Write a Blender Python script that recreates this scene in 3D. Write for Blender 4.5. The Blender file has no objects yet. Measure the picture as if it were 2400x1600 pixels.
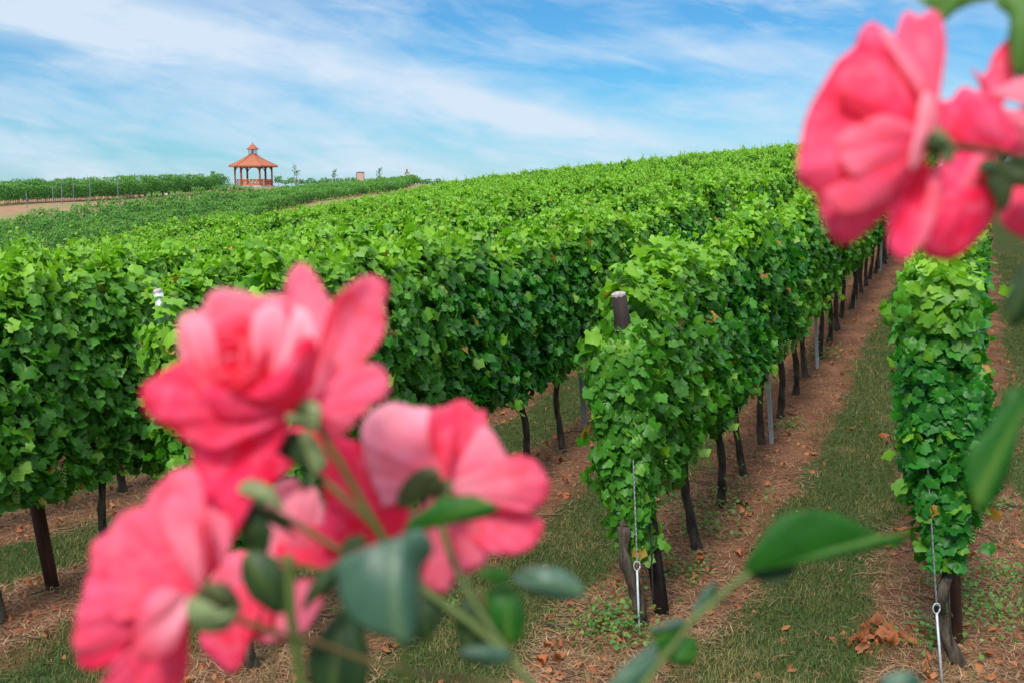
import bpy, math, random
import numpy as np
from mathutils import Vector
R = math.radians
rng = np.random.default_rng(7); random.seed(7)
S = bpy.context.scene
COL = S.collection
# ------------------------------------------------------------------ camera
FPX = 2573.0                     # focal length in pixels of the 2400 px wide photograph
PITCH = math.atan((800 - 459) / FPX)
CAM = np.array([0.0, 0.0, 2.5])
cam = bpy.data.cameras.new("camera"); camo = bpy.data.objects.new("camera", cam); COL.objects.link(camo)
camo.location = CAM; camo.rotation_euler = (math.pi / 2 - PITCH, 0, 0)
cam.sensor_width = 36; cam.lens = 36 * FPX / 2400
cam.clip_start = 0.02; cam.clip_end = 6000
cam.dof.use_dof = True; cam.dof.focus_distance = 11.0; cam.dof.aperture_fstop = 9
S.camera = camo
# ------------------------------------------------------------------ sky, sun, exposure
SUN_EL, SUN_AZ = R(48), R(-158)   # azimuth from +Y towards +X: behind the camera, to the left
w = bpy.data.worlds.new("World"); S.world = w; w.use_nodes = True
nt = w.node_tree; nt.nodes.clear(); N = nt.nodes.new; LK = nt.links.new
def wmath(op, a, b=None, c=None, tree=None):
    n = (tree or nt).nodes.new('ShaderNodeMath'); n.operation = op
    for i, v in enumerate((a, b, c)):
        if v is None: continue
        if isinstance(v, (int, float)): n.inputs[i].default_value = v
        else: (tree or nt).links.new(v, n.inputs[i])
    return n.outputs[0]
sky = N('ShaderNodeTexSky'); sky.sky_type = 'NISHITA'; sky.sun_disc = False
sky.sun_elevation = SUN_EL; sky.sun_rotation = SUN_AZ
sky.air_density = 1.0; sky.dust_density = 0.3; sky.ozone_density = 3.0
tc = N('ShaderNodeTexCoord'); sx = N('ShaderNodeSeparateXYZ'); LK(tc.outputs['Generated'], sx.inputs[0])
# azimuth and elevation in degrees-like units of the sky
az = wmath('ARCTAN2', sx.outputs[0], sx.outputs[1]); el = wmath('ARCSINE', sx.outputs[2])
AZ = wmath('MULTIPLY', az, 57.29578); EL = wmath('MULTIPLY', el, 57.29578)
cb = N('ShaderNodeCombineXYZ'); LK(wmath('MULTIPLY', AZ, 0.07), cb.inputs[0])
# streaks run down towards the right: shear the elevation axis
LK(wmath('MULTIPLY', wmath('ADD', EL, wmath('MULTIPLY', AZ, 0.15)), 0.24), cb.inputs[1])
n1 = N('ShaderNodeTexNoise'); n1.inputs['Scale'].default_value = 1.5; n1.inputs['Detail'].default_value = 7
n1.inputs['Roughness'].default_value = 0.55; n1.inputs['Distortion'].default_value = 0.5; LK(cb.outputs[0], n1.inputs['Vector'])
n2 = N('ShaderNodeTexNoise'); n2.inputs['Scale'].default_value = 4.5; n2.inputs['Detail'].default_value = 6
n2.inputs['Roughness'].default_value = 0.5; n2.inputs['Distortion'].default_value = 0.9; LK(cb.outputs[0], n2.inputs['Vector'])
# long cirrus band: its centre line falls from the upper left to the middle
bandc = wmath('SUBTRACT', 4.9, wmath('MULTIPLY', wmath('ADD', AZ, 3.0), 0.22))
bd = wmath('SUBTRACT', wmath('ADD', EL, wmath('MULTIPLY', wmath('SUBTRACT', n1.outputs[0], .5), 2.0)), bandc)
bw = wmath('MAXIMUM', wmath('SUBTRACT', 0.85, wmath('MULTIPLY', AZ, 0.05)), 0.6)
g = wmath('DIVIDE', bd, bw); g = wmath('EXPONENT', wmath('MULTIPLY', wmath('MULTIPLY', g, g), -1.0))
fade = N('ShaderNodeMapRange'); fade.interpolation_type = 'SMOOTHSTEP'; LK(AZ, fade.inputs[0])
fade.inputs[1].default_value = 16; fade.inputs[2].default_value = 0; fade.inputs[3].default_value = 0; fade.inputs[4].default_value = 1
band = wmath('MULTIPLY', g, fade.outputs[0])
cl = N('ShaderNodeMapRange'); cl.interpolation_type = 'SMOOTHSTEP'; LK(n1.outputs[0], cl.inputs[0])
cl.inputs[1].default_value = .38; cl.inputs[2].default_value = .70; cl.inputs[3].default_value = 0; cl.inputs[4].default_value = .75
cl2 = N('ShaderNodeMapRange'); LK(n2.outputs[0], cl2.inputs[0])
cl2.inputs[1].default_value = .35; cl2.inputs[2].default_value = .75; cl2.inputs[3].default_value = .0; cl2.inputs[4].default_value = .5
low = N('ShaderNodeMapRange'); LK(EL, low.inputs[0])
low.inputs[1].default_value = 0; low.inputs[2].default_value = 6; low.inputs[3].default_value = .48; low.inputs[4].default_value = .10
def gauss(a0, e0, wa, we, slope=0.0):
    u = wmath('DIVIDE', wmath('SUBTRACT', AZ, a0), wa); v = wmath('DIVIDE', wmath('SUBTRACT', wmath('ADD', EL, wmath('MULTIPLY', wmath('SUBTRACT', AZ, a0), slope)), e0), we)
    return wmath('EXPONENT', wmath('MULTIPLY', wmath('ADD', wmath('MULTIPLY', u, u), wmath('MULTIPLY', v, v)), -1.0))
m = wmath('ADD', wmath('ADD', wmath('MULTIPLY', cl.outputs[0], .70), wmath('MULTIPLY', band, .75)), wmath('ADD', wmath('MULTIPLY', cl2.outputs[0], .60), low.outputs[0]))
# clear blue holes and a second veil
m = wmath('SUBTRACT', m, wmath('MULTIPLY', gauss(0.5, 9.0, 6, 1.1, .10), .45)); m = wmath('SUBTRACT', m, wmath('MULTIPLY', gauss(13, 8.2, 6, 1.0, .05), .40))
m = wmath('SUBTRACT', m, wmath('MULTIPLY', gauss(-20, 3.6, 7, 1.6, .15), .25)); m = wmath('SUBTRACT', m, wmath('MULTIPLY', gauss(6, 6.0, 9, 0.8, .08), .25))
m = wmath('ADD', m, wmath('MULTIPLY', gauss(8, 7.6, 3.5, .9, .30), .45)); m = wmath('ADD', m, wmath('MULTIPLY', gauss(-25, 9.3, 12, .9, .22), .3)); m = wmath('MAXIMUM', m, 0.02)
m = wmath('MINIMUM', wmath('MULTIPLY', m, 0.85), 0.95)
tint = N('ShaderNodeMix'); tint.data_type = 'RGBA'; tint.blend_type = 'MULTIPLY'; tint.inputs[0].default_value = 1
LK(sky.outputs[0], tint.inputs[6]); tint.inputs[7].default_value = (.20, .49, .67, 1)
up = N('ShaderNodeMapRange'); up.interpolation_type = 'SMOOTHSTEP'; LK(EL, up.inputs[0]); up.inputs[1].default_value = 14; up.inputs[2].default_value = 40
high = N('ShaderNodeMix'); high.data_type = 'RGBA'; LK(up.outputs[0], high.inputs[0]); high.inputs[7].default_value = (7.6, 8.4, 9.2, 1)   # dome above the view, brightened to add soft ambient light
mx = N('ShaderNodeMix'); mx.data_type = 'RGBA'; LK(m, mx.inputs[0]); LK(tint.outputs[2], mx.inputs[6])
mx.inputs[7].default_value = (4.0, 4.7, 5.5, 1)
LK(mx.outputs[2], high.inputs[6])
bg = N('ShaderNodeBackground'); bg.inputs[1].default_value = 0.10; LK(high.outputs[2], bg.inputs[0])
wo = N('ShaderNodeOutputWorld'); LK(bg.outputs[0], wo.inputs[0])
sl = bpy.data.lights.new("sun", 'SUN'); sl.energy = 2.3; sl.angle = R(12); sl.color = (1, .95, .87)
so = bpy.data.objects.new("sun", sl); COL.objects.link(so)
sd = Vector((math.sin(SUN_AZ) * math.cos(SUN_EL), math.cos(SUN_AZ) * math.cos(SUN_EL), math.sin(SUN_EL)))
so.rotation_euler = sd.to_track_quat('Z', 'Y').to_euler(); so.location = (-5, -5, 12)
S.view_settings.view_transform = 'Standard'; S.view_settings.look = 'None'
S.view_settings.exposure = 0.8; S.view_settings.gamma = 1
S.cycles.max_bounces = 9; S.cycles.diffuse_bounces = 7; S.cycles.transmission_bounces = 9; S.cycles.transparent_max_bounces = 4
# ------------------------------------------------------------------ helpers
Fv = np.array([0, math.cos(PITCH), -math.sin(PITCH)]); Uv = np.array([0, math.sin(PITCH), math.cos(PITCH)]); Xv = np.array([1.0, 0, 0])
def cp(px, py, d):               # point at depth d along the view axis
    return CAM + d * (Fv + (px - 1200) / FPX * Xv + (800 - py) / FPX * Uv)
def wp(px, py, Y):               # point at world distance Y in front
    r = Fv + (px - 1200) / FPX * Xv + (800 - py) / FPX * Uv
    return CAM + r * (Y / r[1])
def mesh(name, v, f, mats, smooth=False, mi=None, col=None):
    v = np.asarray(v, dtype=np.float32).reshape(-1, 3)
    me = bpy.data.meshes.new(name)
    if isinstance(f, np.ndarray):
        k = f.shape[1]; nf = len(f)
        me.vertices.add(len(v)); me.vertices.foreach_set('co', v.ravel())
        me.loops.add(nf * k); me.loops.foreach_set('vertex_index', f.astype(np.int32).ravel())
        me.polygons.add(nf); me.polygons.foreach_set('loop_start', np.arange(0, nf * k, k, dtype=np.int32))
        me.polygons.foreach_set('loop_total', np.full(nf, k, dtype=np.int32))
        me.update(calc_edges=True)
    else:
        me.from_pydata([tuple(map(float, a)) for a in v], [], f); me.update()
    for mm in (mats if isinstance(mats, (list, tuple)) else [mats]): me.materials.append(mm)
    if smooth: me.polygons.foreach_set('use_smooth', np.ones(len(me.polygons), dtype=bool))
    if mi is not None: me.polygons.foreach_set('material_index', np.asarray(mi, dtype=np.int32))
    if col is not None:
        at = me.color_attributes.new('Col', 'FLOAT_COLOR', 'POINT')
        c = np.ones((len(v), 4), dtype=np.float32); c[:, :col.shape[1]] = col
        at.data.foreach_set('color', c.ravel())
    return me
def link(name, me, parent=None, loc=None, rot=None):
    o = bpy.data.objects.new(name, me); COL.objects.link(o)
    if parent is not None: o.parent = parent
    if loc is not None: o.location = loc
    if rot is not None: o.rotation_euler = rot
    return o
def tag(o, label=None, cat=None, group=None, kind=None):
    if label: o['label'] = label
    if cat: o['category'] = cat
    if group: o['group'] = group
    if kind: o['kind'] = kind
    return o
class MB:                        # gathers shapes for ONE mesh
    def __init__(s): s.v = []; s.f = []; s.m = []; s.c = []
    def add(s, v, f, m=0, c=None):
        b = len(s.v); s.v += [tuple(map(float, a)) for a in v]; s.f += [tuple(int(i) + b for i in q) for q in f]; s.m += [m] * len(f)
        s.c += [(0, 0, 0)] * len(v) if c is None else list(c)
    def box(s, c, d, m=0, rz=0):
        x, y, z = d[0] / 2, d[1] / 2, d[2] / 2; ca, sa = math.cos(rz), math.sin(rz)
        vs = [(c[0] + ca * a * x - sa * b * y, c[1] + sa * a * x + ca * b * y, c[2] + e * z) for a in (-1, 1) for b in (-1, 1) for e in (-1, 1)]
        s.add(vs, [(0, 1, 3, 2), (4, 6, 7, 5), (0, 4, 5, 1), (2, 3, 7, 6), (0, 2, 6, 4), (1, 5, 7, 3)], m)
    def tube(s, pts, rad, n=8, m=0, jit=0.0, cap=True):
        pts = [np.array(p, float) for p in pts]
        if not hasattr(rad, '__len__'): rad = [rad] * len(pts)
        vs = []; fs = []; ref = np.array([0.31, 0.77, 0.2])
        for i, p in enumerate(pts):
            t = pts[min(i + 1, len(pts) - 1)] - pts[max(i - 1, 0)]; t /= np.linalg.norm(t) + 1e-9
            a = np.cross(t, ref); a /= np.linalg.norm(a) + 1e-9; b = np.cross(t, a)
            for k in range(n):
                an = 2 * math.pi * k / n; r = rad[i] * (1 + jit * (random.random() * 2 - 1))
                vs.append(p + r * (math.cos(an) * a + math.sin(an) * b))
        for i in range(len(pts) - 1):
            for k in range(n): fs.append((i * n + k, i * n + (k + 1) % n, (i + 1) * n + (k + 1) % n, (i + 1) * n + k))
        if cap: fs.append(tuple(range(n - 1, -1, -1))); fs.append(tuple((len(pts) - 1) * n + k for k in range(n)))
        s.add(vs, fs, m)
    def mesh(s, name, mats, smooth=False, col=False):
        return mesh(name, s.v, s.f, mats, smooth, s.m, np.array(s.c, dtype=np.float32) if col else None)
    def build(s, name, mats, parent=None, smooth=False, col=False):
        return link(name, s.mesh(name, mats, smooth, col), parent)
def smoothpath(pts, k=6):        # Catmull-Rom through the points
    P = [np.array(p, float) for p in pts]; P = [2 * P[0] - P[1]] + P + [2 * P[-1] - P[-2]]; out = []
    for i in range(1, len(P) - 2):
        for j in range(k):
            t = j / k; a, b, c, d = P[i - 1:i + 3]
            out.append(.5 * ((2 * b) + (c - a) * t + (2 * a - 5 * b + 4 * c - d) * t * t + (3 * b - a - 3 * c + d) * t ** 3))
    out.append(P[-2]); return out
# ------------------------------------------------------------------ materials
def new_mat(name):
    mt = bpy.data.materials.new(name); mt.use_nodes = True; t = mt.node_tree; t.nodes.clear()
    return mt, t, t.nodes.new, t.links.new
def rgb(t, c): n = t.nodes.new('ShaderNodeRGB'); n.outputs[0].default_value = (*c, 1); return n.outputs[0]
def mixc(t, f, a, b, mode='MIX'):
    n = t.nodes.new('ShaderNodeMix'); n.data_type = 'RGBA'; n.blend_type = mode
    for i, v in ((0, f), (6, a), (7, b)):
        if isinstance(v, (int, float)): n.inputs[i].default_value = v
        elif isinstance(v, tuple): n.inputs[i].default_value = (*v, 1)
        else: t.links.new(v, n.inputs[i])
    return n.outputs[2]
def noise(t, scale, detail=4, rough=.5, vec=None, dist=0):
    n = t.nodes.new('ShaderNodeTexNoise'); n.inputs['Scale'].default_value = scale; n.inputs['Detail'].default_value = detail
    n.inputs['Roughness'].default_value = rough; n.inputs['Distortion'].default_value = dist
    if vec is not None: t.links.new(vec, n.inputs['Vector'])
    return n.outputs[0]
def mrange(t, v, a, b, c=0.0, d=1.0):
    n = t.nodes.new('ShaderNodeMapRange'); n.interpolation_type = 'SMOOTHSTEP'; t.links.new(v, n.inputs[0])
    for i, x in enumerate((a, b, c, d)): n.inputs[i + 1].default_value = x
    return n.outputs[0]
def simple(name, c1, c2, scale=8, rough=.7, bump=.0, spec=.3, metal=0, stretch=None):
    mt, t, n, l = new_mat(name); tcn = n('ShaderNodeTexCoord'); v = tcn.outputs['Object']
    if stretch:
        mp = n('ShaderNodeMapping'); mp.inputs['Scale'].default_value = stretch; l(v, mp.inputs[0]); v = mp.outputs[0]
    nz = noise(t, scale, 6, .6, v)
    p = n('ShaderNodeBsdfPrincipled'); l(mixc(t, mrange(t, nz, .3, .7), c1, c2), p.inputs['Base Color'])
    p.inputs['Roughness'].default_value = rough; p.inputs['Specular IOR Level'].default_value = spec; p.inputs['Metallic'].default_value = metal
    if bump:
        b = n('ShaderNodeBump'); b.inputs['Strength'].default_value = bump; b.inputs['Distance'].default_value = .02; l(nz, b.inputs['Height']); l(b.outputs[0], p.inputs['Normal'])
    o = n('ShaderNodeOutputMaterial'); l(p.outputs[0], o.inputs[0]); return mt
def leafmat(name, dark, mid, young, rough=.42, transl=.3, spec=.5, back=None, sick=None):
    # Col.r = how young the leaf is, Col.g = random per leaf, Col.b = distance from the leaf centre
    mt, t, n, l = new_mat(name); a = n('ShaderNodeAttribute'); a.attribute_name = 'Col'
    s = n('ShaderNodeSeparateColor'); l(a.outputs['Color'], s.inputs[0])
    c = mixc(t, s.outputs[1], dark, mid); c = mixc(t, s.outputs[0], c, young)
    vein = mrange(t, s.outputs[2], .0, .35, .35, 0)
    c = mixc(t, vein, c, young)
    if sick: c = mixc(t, mrange(t, s.outputs[1], .991, .995), c, sick)   # the odd yellowed or rusty leaf
    oi = n('ShaderNodeObjectInfo'); c = mixc(t, mrange(t, oi.outputs['Random'], 0, 1, 0, .18), c, young)
    p = n('ShaderNodeBsdfPrincipled'); l(c, p.inputs['Base Color']); p.inputs['Roughness'].default_value = rough
    p.inputs['Specular IOR Level'].default_value = spec
    tr = n('ShaderNodeBsdfTranslucent'); l(mixc(t, 1.0, c, (1.5, 1.7, .6), 'MULTIPLY'), tr.inputs[0])
    ms = n('ShaderNodeMixShader'); ms.inputs[0].default_value = transl; l(p.outputs[0], ms.inputs[1]); l(tr.outputs[0], ms.inputs[2])
    o = n('ShaderNodeOutputMaterial'); l(ms.outputs[0], o.inputs[0]); return mt
M_LEAF = leafmat('vine_leaf', (.012, .112, .014), (.034, .225, .018), (.25, .47, .03), rough=.46, transl=.34, spec=.36, sick=(.42, .20, .04))
M_LEAFFAR = leafmat('far_vine_leaf', (.045, .15, .035), (.09, .26, .05), (.20, .40, .07), rough=.55, transl=.25, spec=.3)
M_BARK = simple('vine_bark', (.035, .028, .022), (.11, .09, .07), 30, .95, 1.0, .1, stretch=(1, 1, .25))
M_CANE = simple('vine_cane', (.16, .07, .03), (.22, .12, .05), 30, .7, 0, .3)
M_WOOD = simple('weathered_post_wood', (.022, .016, .017), (.05, .035, .032), 25, .85, .5, .2, stretch=(1, 1, .08))
M_RUSTWOOD = simple('reddish_post_wood', (.045, .022, .018), (.12, .05, .03), 18, .85, .5, .2, stretch=(1, 1, .1))
M_CUT = simple('bleached_cut_wood', (.22, .20, .18), (.50, .46, .42), 60, .9, .2, .2)
M_STEEL = simple('galvanised_steel', (.34, .38, .42), (.50, .54, .58), 20, .5, .05, .5, .2)
M_DKSTEEL = simple('dull_steel', (.13, .16, .20), (.22, .25, .30), 20, .5, .05, .5, .4)
M_WIRE = simple('wire_steel', (.30, .31, .34), (.5, .52, .56), 50, .4, 0, .5, .6)
M_GRAPE = simple('green_grape', (.16, .30, .05), (.22, .38, .08), 40, .35, 0, .5)
M_GRASS = leafmat('grass_blade', (.016, .068, .012), (.035, .115, .02), (.27, .21, .085), rough=.6, transl=.25, spec=.25)
M_WEED = leafmat('weed_leaf', (.04, .14, .03), (.08, .22, .04), (.25, .34, .06), rough=.5, transl=.3)
M_STRAW = leafmat('dry_straw', (.10, .045, .022), (.26, .14, .07), (.50, .32, .19), rough=.8, transl=.05, spec=.2)
M_DEAD = leafmat('dry_leaf', (.13, .035, .018), (.36, .095, .038), (.46, .20, .09), rough=.7, transl=.15, spec=.2)
M_TERRA = simple('terracotta_shingle', (.31, .10, .055), (.40, .14, .08), 6, .85, .3, .2)
M_GWOOD = simple('gazebo_red_wood', (.22, .07, .04), (.32, .11, .06), 9, .7, .2, .3)
M_RAIL = simple('orange_rail_wood', (.55, .10, .025), (.62, .15, .04), 9, .7, .1, .3)
M_CONC = simple('pale_concrete', (.38, .37, .36), (.5, .49, .47), 6, .9, .2, .2)
M_BOARD = simple('rose_brown_panel', (.46, .29, .24), (.54, .35, .29), 3, .8, .1, .2)
M_PANEL = simple('silver_panel', (.42, .46, .50), (.55, .60, .64), 2, .5, .0, .4)
M_DARK = simple('dark_figure', (.10, .12, .14), (.16, .18, .20), 6, .7, 0, .3)
M_WHITE = simple('white_sleeve', (.68, .70, .72), (.8, .8, .8), 6, .6, 0, .3)
M_RSTEM = simple('rose_stem_green', (.05, .09, .018), (.10, .13, .03), 60, .5, .1, .3)
M_RSTEMB = simple('rose_stem_reddish', (.14, .07, .03), (.12, .13, .035), 60, .5, .1, .3)
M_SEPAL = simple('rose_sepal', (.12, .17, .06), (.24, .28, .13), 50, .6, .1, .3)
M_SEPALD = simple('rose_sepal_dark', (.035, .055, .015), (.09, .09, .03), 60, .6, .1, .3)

def petalmat():                  # Col.r = paleness, Col.g = along the petal, Col.b = across
    mt, t, n, l = new_mat('rose_petal'); a = n('ShaderNodeAttribute'); a.attribute_name = 'Col'
    s = n('ShaderNodeSeparateColor'); l(a.outputs['Color'], s.inputs[0])
    tcn = n('ShaderNodeTexCoord'); nz = noise(t, 62, 3, .5, tcn.outputs['Object'], .8); nz2 = noise(t, 90, 2, .5, tcn.outputs['Object'], 1.2)
    c = mixc(t, mrange(t, nz, .3, .7), (1.0, .028, .12), (1.0, .105, .27))
    c = mixc(t, mrange(t, nz2, .48, .72, 0, .34), c, (1.0, .36, .52))
    c = mixc(t, s.outputs[0], c, (1.0, .74, .84))
    p = n('ShaderNodeBsdfPrincipled'); l(c, p.inputs['Base Color']); p.inputs['Roughness'].default_value = .55
    p.inputs['Specular IOR Level'].default_value = .12; p.inputs['Sheen Weight'].default_value = .0
    cr = noise(t, 160, 3, .6, tcn.outputs['Object']); b = n('ShaderNodeBump'); b.inputs['Strength'].default_value = .25; b.inputs['Distance'].default_value = .001
    l(cr, b.inputs['Height']); l(b.outputs[0], p.inputs['Normal'])
    tr = n('ShaderNodeBsdfTranslucent'); l(mixc(t, 1.0, c, (1.0, .9, .9), 'MULTIPLY'), tr.inputs[0])
    ms = n('ShaderNodeMixShader'); ms.inputs[0].default_value = .55; l(p.outputs[0], ms.inputs[1]); l(tr.outputs[0], ms.inputs[2])
    o = n('ShaderNodeOutputMaterial'); l(ms.outputs[0], o.inputs[0]); return mt
M_PETAL = petalmat()
def roseleaf(name, c1, c2, vein, spec=.5, rough=.38, transl=.15):
    mt, t, n, l = new_mat(name); a = n('ShaderNodeAttribute'); a.attribute_name = 'Col'
    s = n('ShaderNodeSeparateColor'); l(a.outputs['Color'], s.inputs[0])
    tcn = n('ShaderNodeTexCoord'); nz = noise(t, 45, 4, .55, tcn.outputs['Object'])
    c = mixc(t, mrange(t, nz, .3, .7), c1, c2)
    c = mixc(t, mrange(t, s.outputs[2], 0, .10, .8, 0), c, vein)
    p = n('ShaderNodeBsdfPrincipled'); l(c, p.inputs['Base Color']); p.inputs['Roughness'].default_value = rough
    p.inputs['Specular IOR Level'].default_value = spec
    wv = n('ShaderNodeTexWave'); wv.inputs['Scale'].default_value = 60; wv.inputs['Distortion'].default_value = 2; l(tcn.outputs['Object'], wv.inputs[0])
    b = n('ShaderNodeBump'); b.inputs['Strength'].default_value = .15; b.inputs['Distance'].default_value = .001; l(wv.outputs[1], b.inputs['Height']); l(b.outputs[0], p.inputs['Normal'])
    tr = n('ShaderNodeBsdfTranslucent'); l(mixc(t, 1.0, c, (1.6, 1.9, .5), 'MULTIPLY'), tr.inputs[0])
    ms = n('ShaderNodeMixShader'); ms.inputs[0].default_value = transl; l(p.outputs[0], ms.inputs[1]); l(tr.outputs[0], ms.inputs[2])
    o = n('ShaderNodeOutputMaterial'); l(ms.outputs[0], o.inputs[0]); return mt
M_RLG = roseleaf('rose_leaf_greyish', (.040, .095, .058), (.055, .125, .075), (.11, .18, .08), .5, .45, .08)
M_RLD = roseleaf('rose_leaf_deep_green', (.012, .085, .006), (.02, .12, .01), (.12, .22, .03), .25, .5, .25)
M_RLL = roseleaf('rose_leaf_backlit', (.10, .22, .04), (.16, .30, .07), (.2, .34, .1), .4, .45, .4)  # lit copy of the leaf green: backlight is put into the base colour
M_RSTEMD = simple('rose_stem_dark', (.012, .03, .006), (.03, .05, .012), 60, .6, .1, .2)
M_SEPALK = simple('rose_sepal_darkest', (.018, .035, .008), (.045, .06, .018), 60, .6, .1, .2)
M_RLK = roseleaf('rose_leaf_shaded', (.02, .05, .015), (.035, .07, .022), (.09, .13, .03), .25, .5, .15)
# ------------------------------------------------------------------ terrain
AL = math.atan((2275 - 1200) / FPX)             # bearing of the vine rows
DX, DY = math.sin(AL), math.cos(AL)
def to_t(x, y): return y * DX - x * DY          # offset to the left of the line through the camera
def to_s(x, y): return x * DX + y * DY
def from_st(s, t): return s * DX - t * DY, s * DY + t * DX
C2 = 2400 / 2352.0
lower_row = [wp(x * C2, y * C2, Y) for x, y, Y in ((-60, 556, 80), (0, 548, 82), (160, 522, 85), (320, 497, 88), (580, 468, 96), (800, 440, 122), (960, 426, 142))]
upper_row = [wp(x * C2, y * C2, Y) for x, y, Y in ((-80, 478, 97), (0, 474, 100), (230, 462, 112), (400, 451, 123), (478, 446, 131))]
GAZ = wp(583 * C2, 429 * C2, 150); BRD = wp(828 * C2, 432 * C2, 138); PNL = wp(934 * C2, 424 * C2, 138)
ctrl = [(.7, 6.3, 0), (2.35, 6, 0), (-1.5, 5, 0), (-5, 6, .12), (-7.2, 15.4, -.62), (-8, 19.3, -.62), (-8, 23.6, -.40), (-8, 37.6, -.15), (-7.5, 62, .5), (-5.2, 75, 1.15), (-4, 9.1, -.1), (-13, 24, -1.1), (2.9, 9.9, .2), (4, 12.3, .42),
        (5.3, 17, .75), (-2.5, 55, 1.05), (0, 75, 1.6), (15.2, 58, 3.1), (10, 35, 1.65), (0, 30, .55), (22, 40, 2.9), (8, 6, .05), (12, 15, .8),
        (27, 58, 4.3), (15, 95, 2.7), (32, 95, 3.6), (-20, 30, -1.6), (-22, 60, -2.2), (-36, 60, -2.4), (-9, 85, .3), (20, 150, 1.0), (-5, 140, 3.6),
        (-60, 200, 2.2), (0, 220, 2), (60, 220, 0), (-62, 130, 2.9), (-75, 90, .5), (0, -5, -.2), (-12, 0, 0), (12, 0, 0), (60, 60, 4), (70, 120, 1)]
ctrl += [tuple(p) for p in lower_row[1:]] + [tuple(p) for p in upper_row[1:]] + [tuple(GAZ), tuple(BRD), tuple(PNL)]
ctrl = np.array(ctrl, float)
def _phi(r2): return np.where(r2 > 1e-9, .5 * r2 * np.log(np.maximum(r2, 1e-9)), 0)
_n = len(ctrl); K = _phi(((ctrl[:, None, :2] - ctrl[None, :, :2]) ** 2).sum(-1)) + np.eye(_n) * 0.02
Pm = np.c_[np.ones(_n), ctrl[:, :2]]
W = np.linalg.solve(np.block([[K, Pm], [Pm.T, np.zeros((3, 3))]]), np.r_[ctrl[:, 2], 0, 0, 0])
def ss(x, a, b): u = np.clip((x - a) / (b - a), 0, 1); return u * u * (3 - 2 * u)
print('resid', np.abs(K @ W[:_n] + Pm @ W[_n:] - ctrl[:, 2]).max())
def H(x, y):
    x = np.asarray(x, float); y = np.asarray(y, float); sh = x.shape; X = x.ravel(); Y = y.ravel()
    Xc = np.clip(X, -90, 90); Yc = np.clip(Y, -6, 230); z = W[_n] + W[_n + 1] * Xc + W[_n + 2] * Yc
    for i in range(_n): z = z + W[i] * _phi((Xc - ctrl[i, 0]) ** 2 + (Yc - ctrl[i, 1]) ** 2)
    far = ss(np.hypot(X, Y), 180, 330); z = z * (1 - far) + 0.0 * far
    bank = 1 - ss(Y + .12 * np.abs(X), 1.2, 4.4); z = z * (1 - bank) + .95 * bank
    return z.reshape(sh)
def bumps(x, y):                 # small clods near the camera
    return .010 * np.sin(7.1 * x + 3 * np.sin(2.3 * y)) * np.sin(6.3 * y + 2 * np.sin(3.1 * x)) + .006 * np.sin(23 * x + 5 * y) * np.sin(19 * y - 7 * x)
def Hn(x, y):
    t = to_t(x, y); k = t / 1.68; ridge = .035 * np.cos(2 * np.pi * k)   # earth is banked up along the rows
    return H(x, y) + (bumps(x, y) + ridge) * (1 - ss(y, 40, 60)) * ss(y, 3, 5)
def axis(lims):                  # (start, end, step) pieces
    a = []
    for s, e, n in lims: a += list(np.linspace(s, e, n, endpoint=False))
    return np.array(a + [lims[-1][1]])
gx = axis([(-1500, -100, 14), (-100, -20, 60), (-20, -6, 60), (-6, 8, 230), (8, 22, 60), (22, 100, 50), (100, 1500, 14)])
gy = axis([(-300, -5, 10), (-5, 4.5, 30), (4.5, 14, 180), (14, 40, 130), (40, 170, 150), (170, 330, 30), (330, 3000, 14)])
GX, GY = np.meshgrid(gx, gy, indexing='ij'); GZ = Hn(GX, GY)
ni, nj = GX.shape; idx = np.arange(ni * nj).reshape(ni, nj)
F = np.stack([idx[:-1, :-1], idx[1:, :-1], idx[1:, 1:], idx[:-1, 1:]], -1).reshape(-1, 4)
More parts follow.
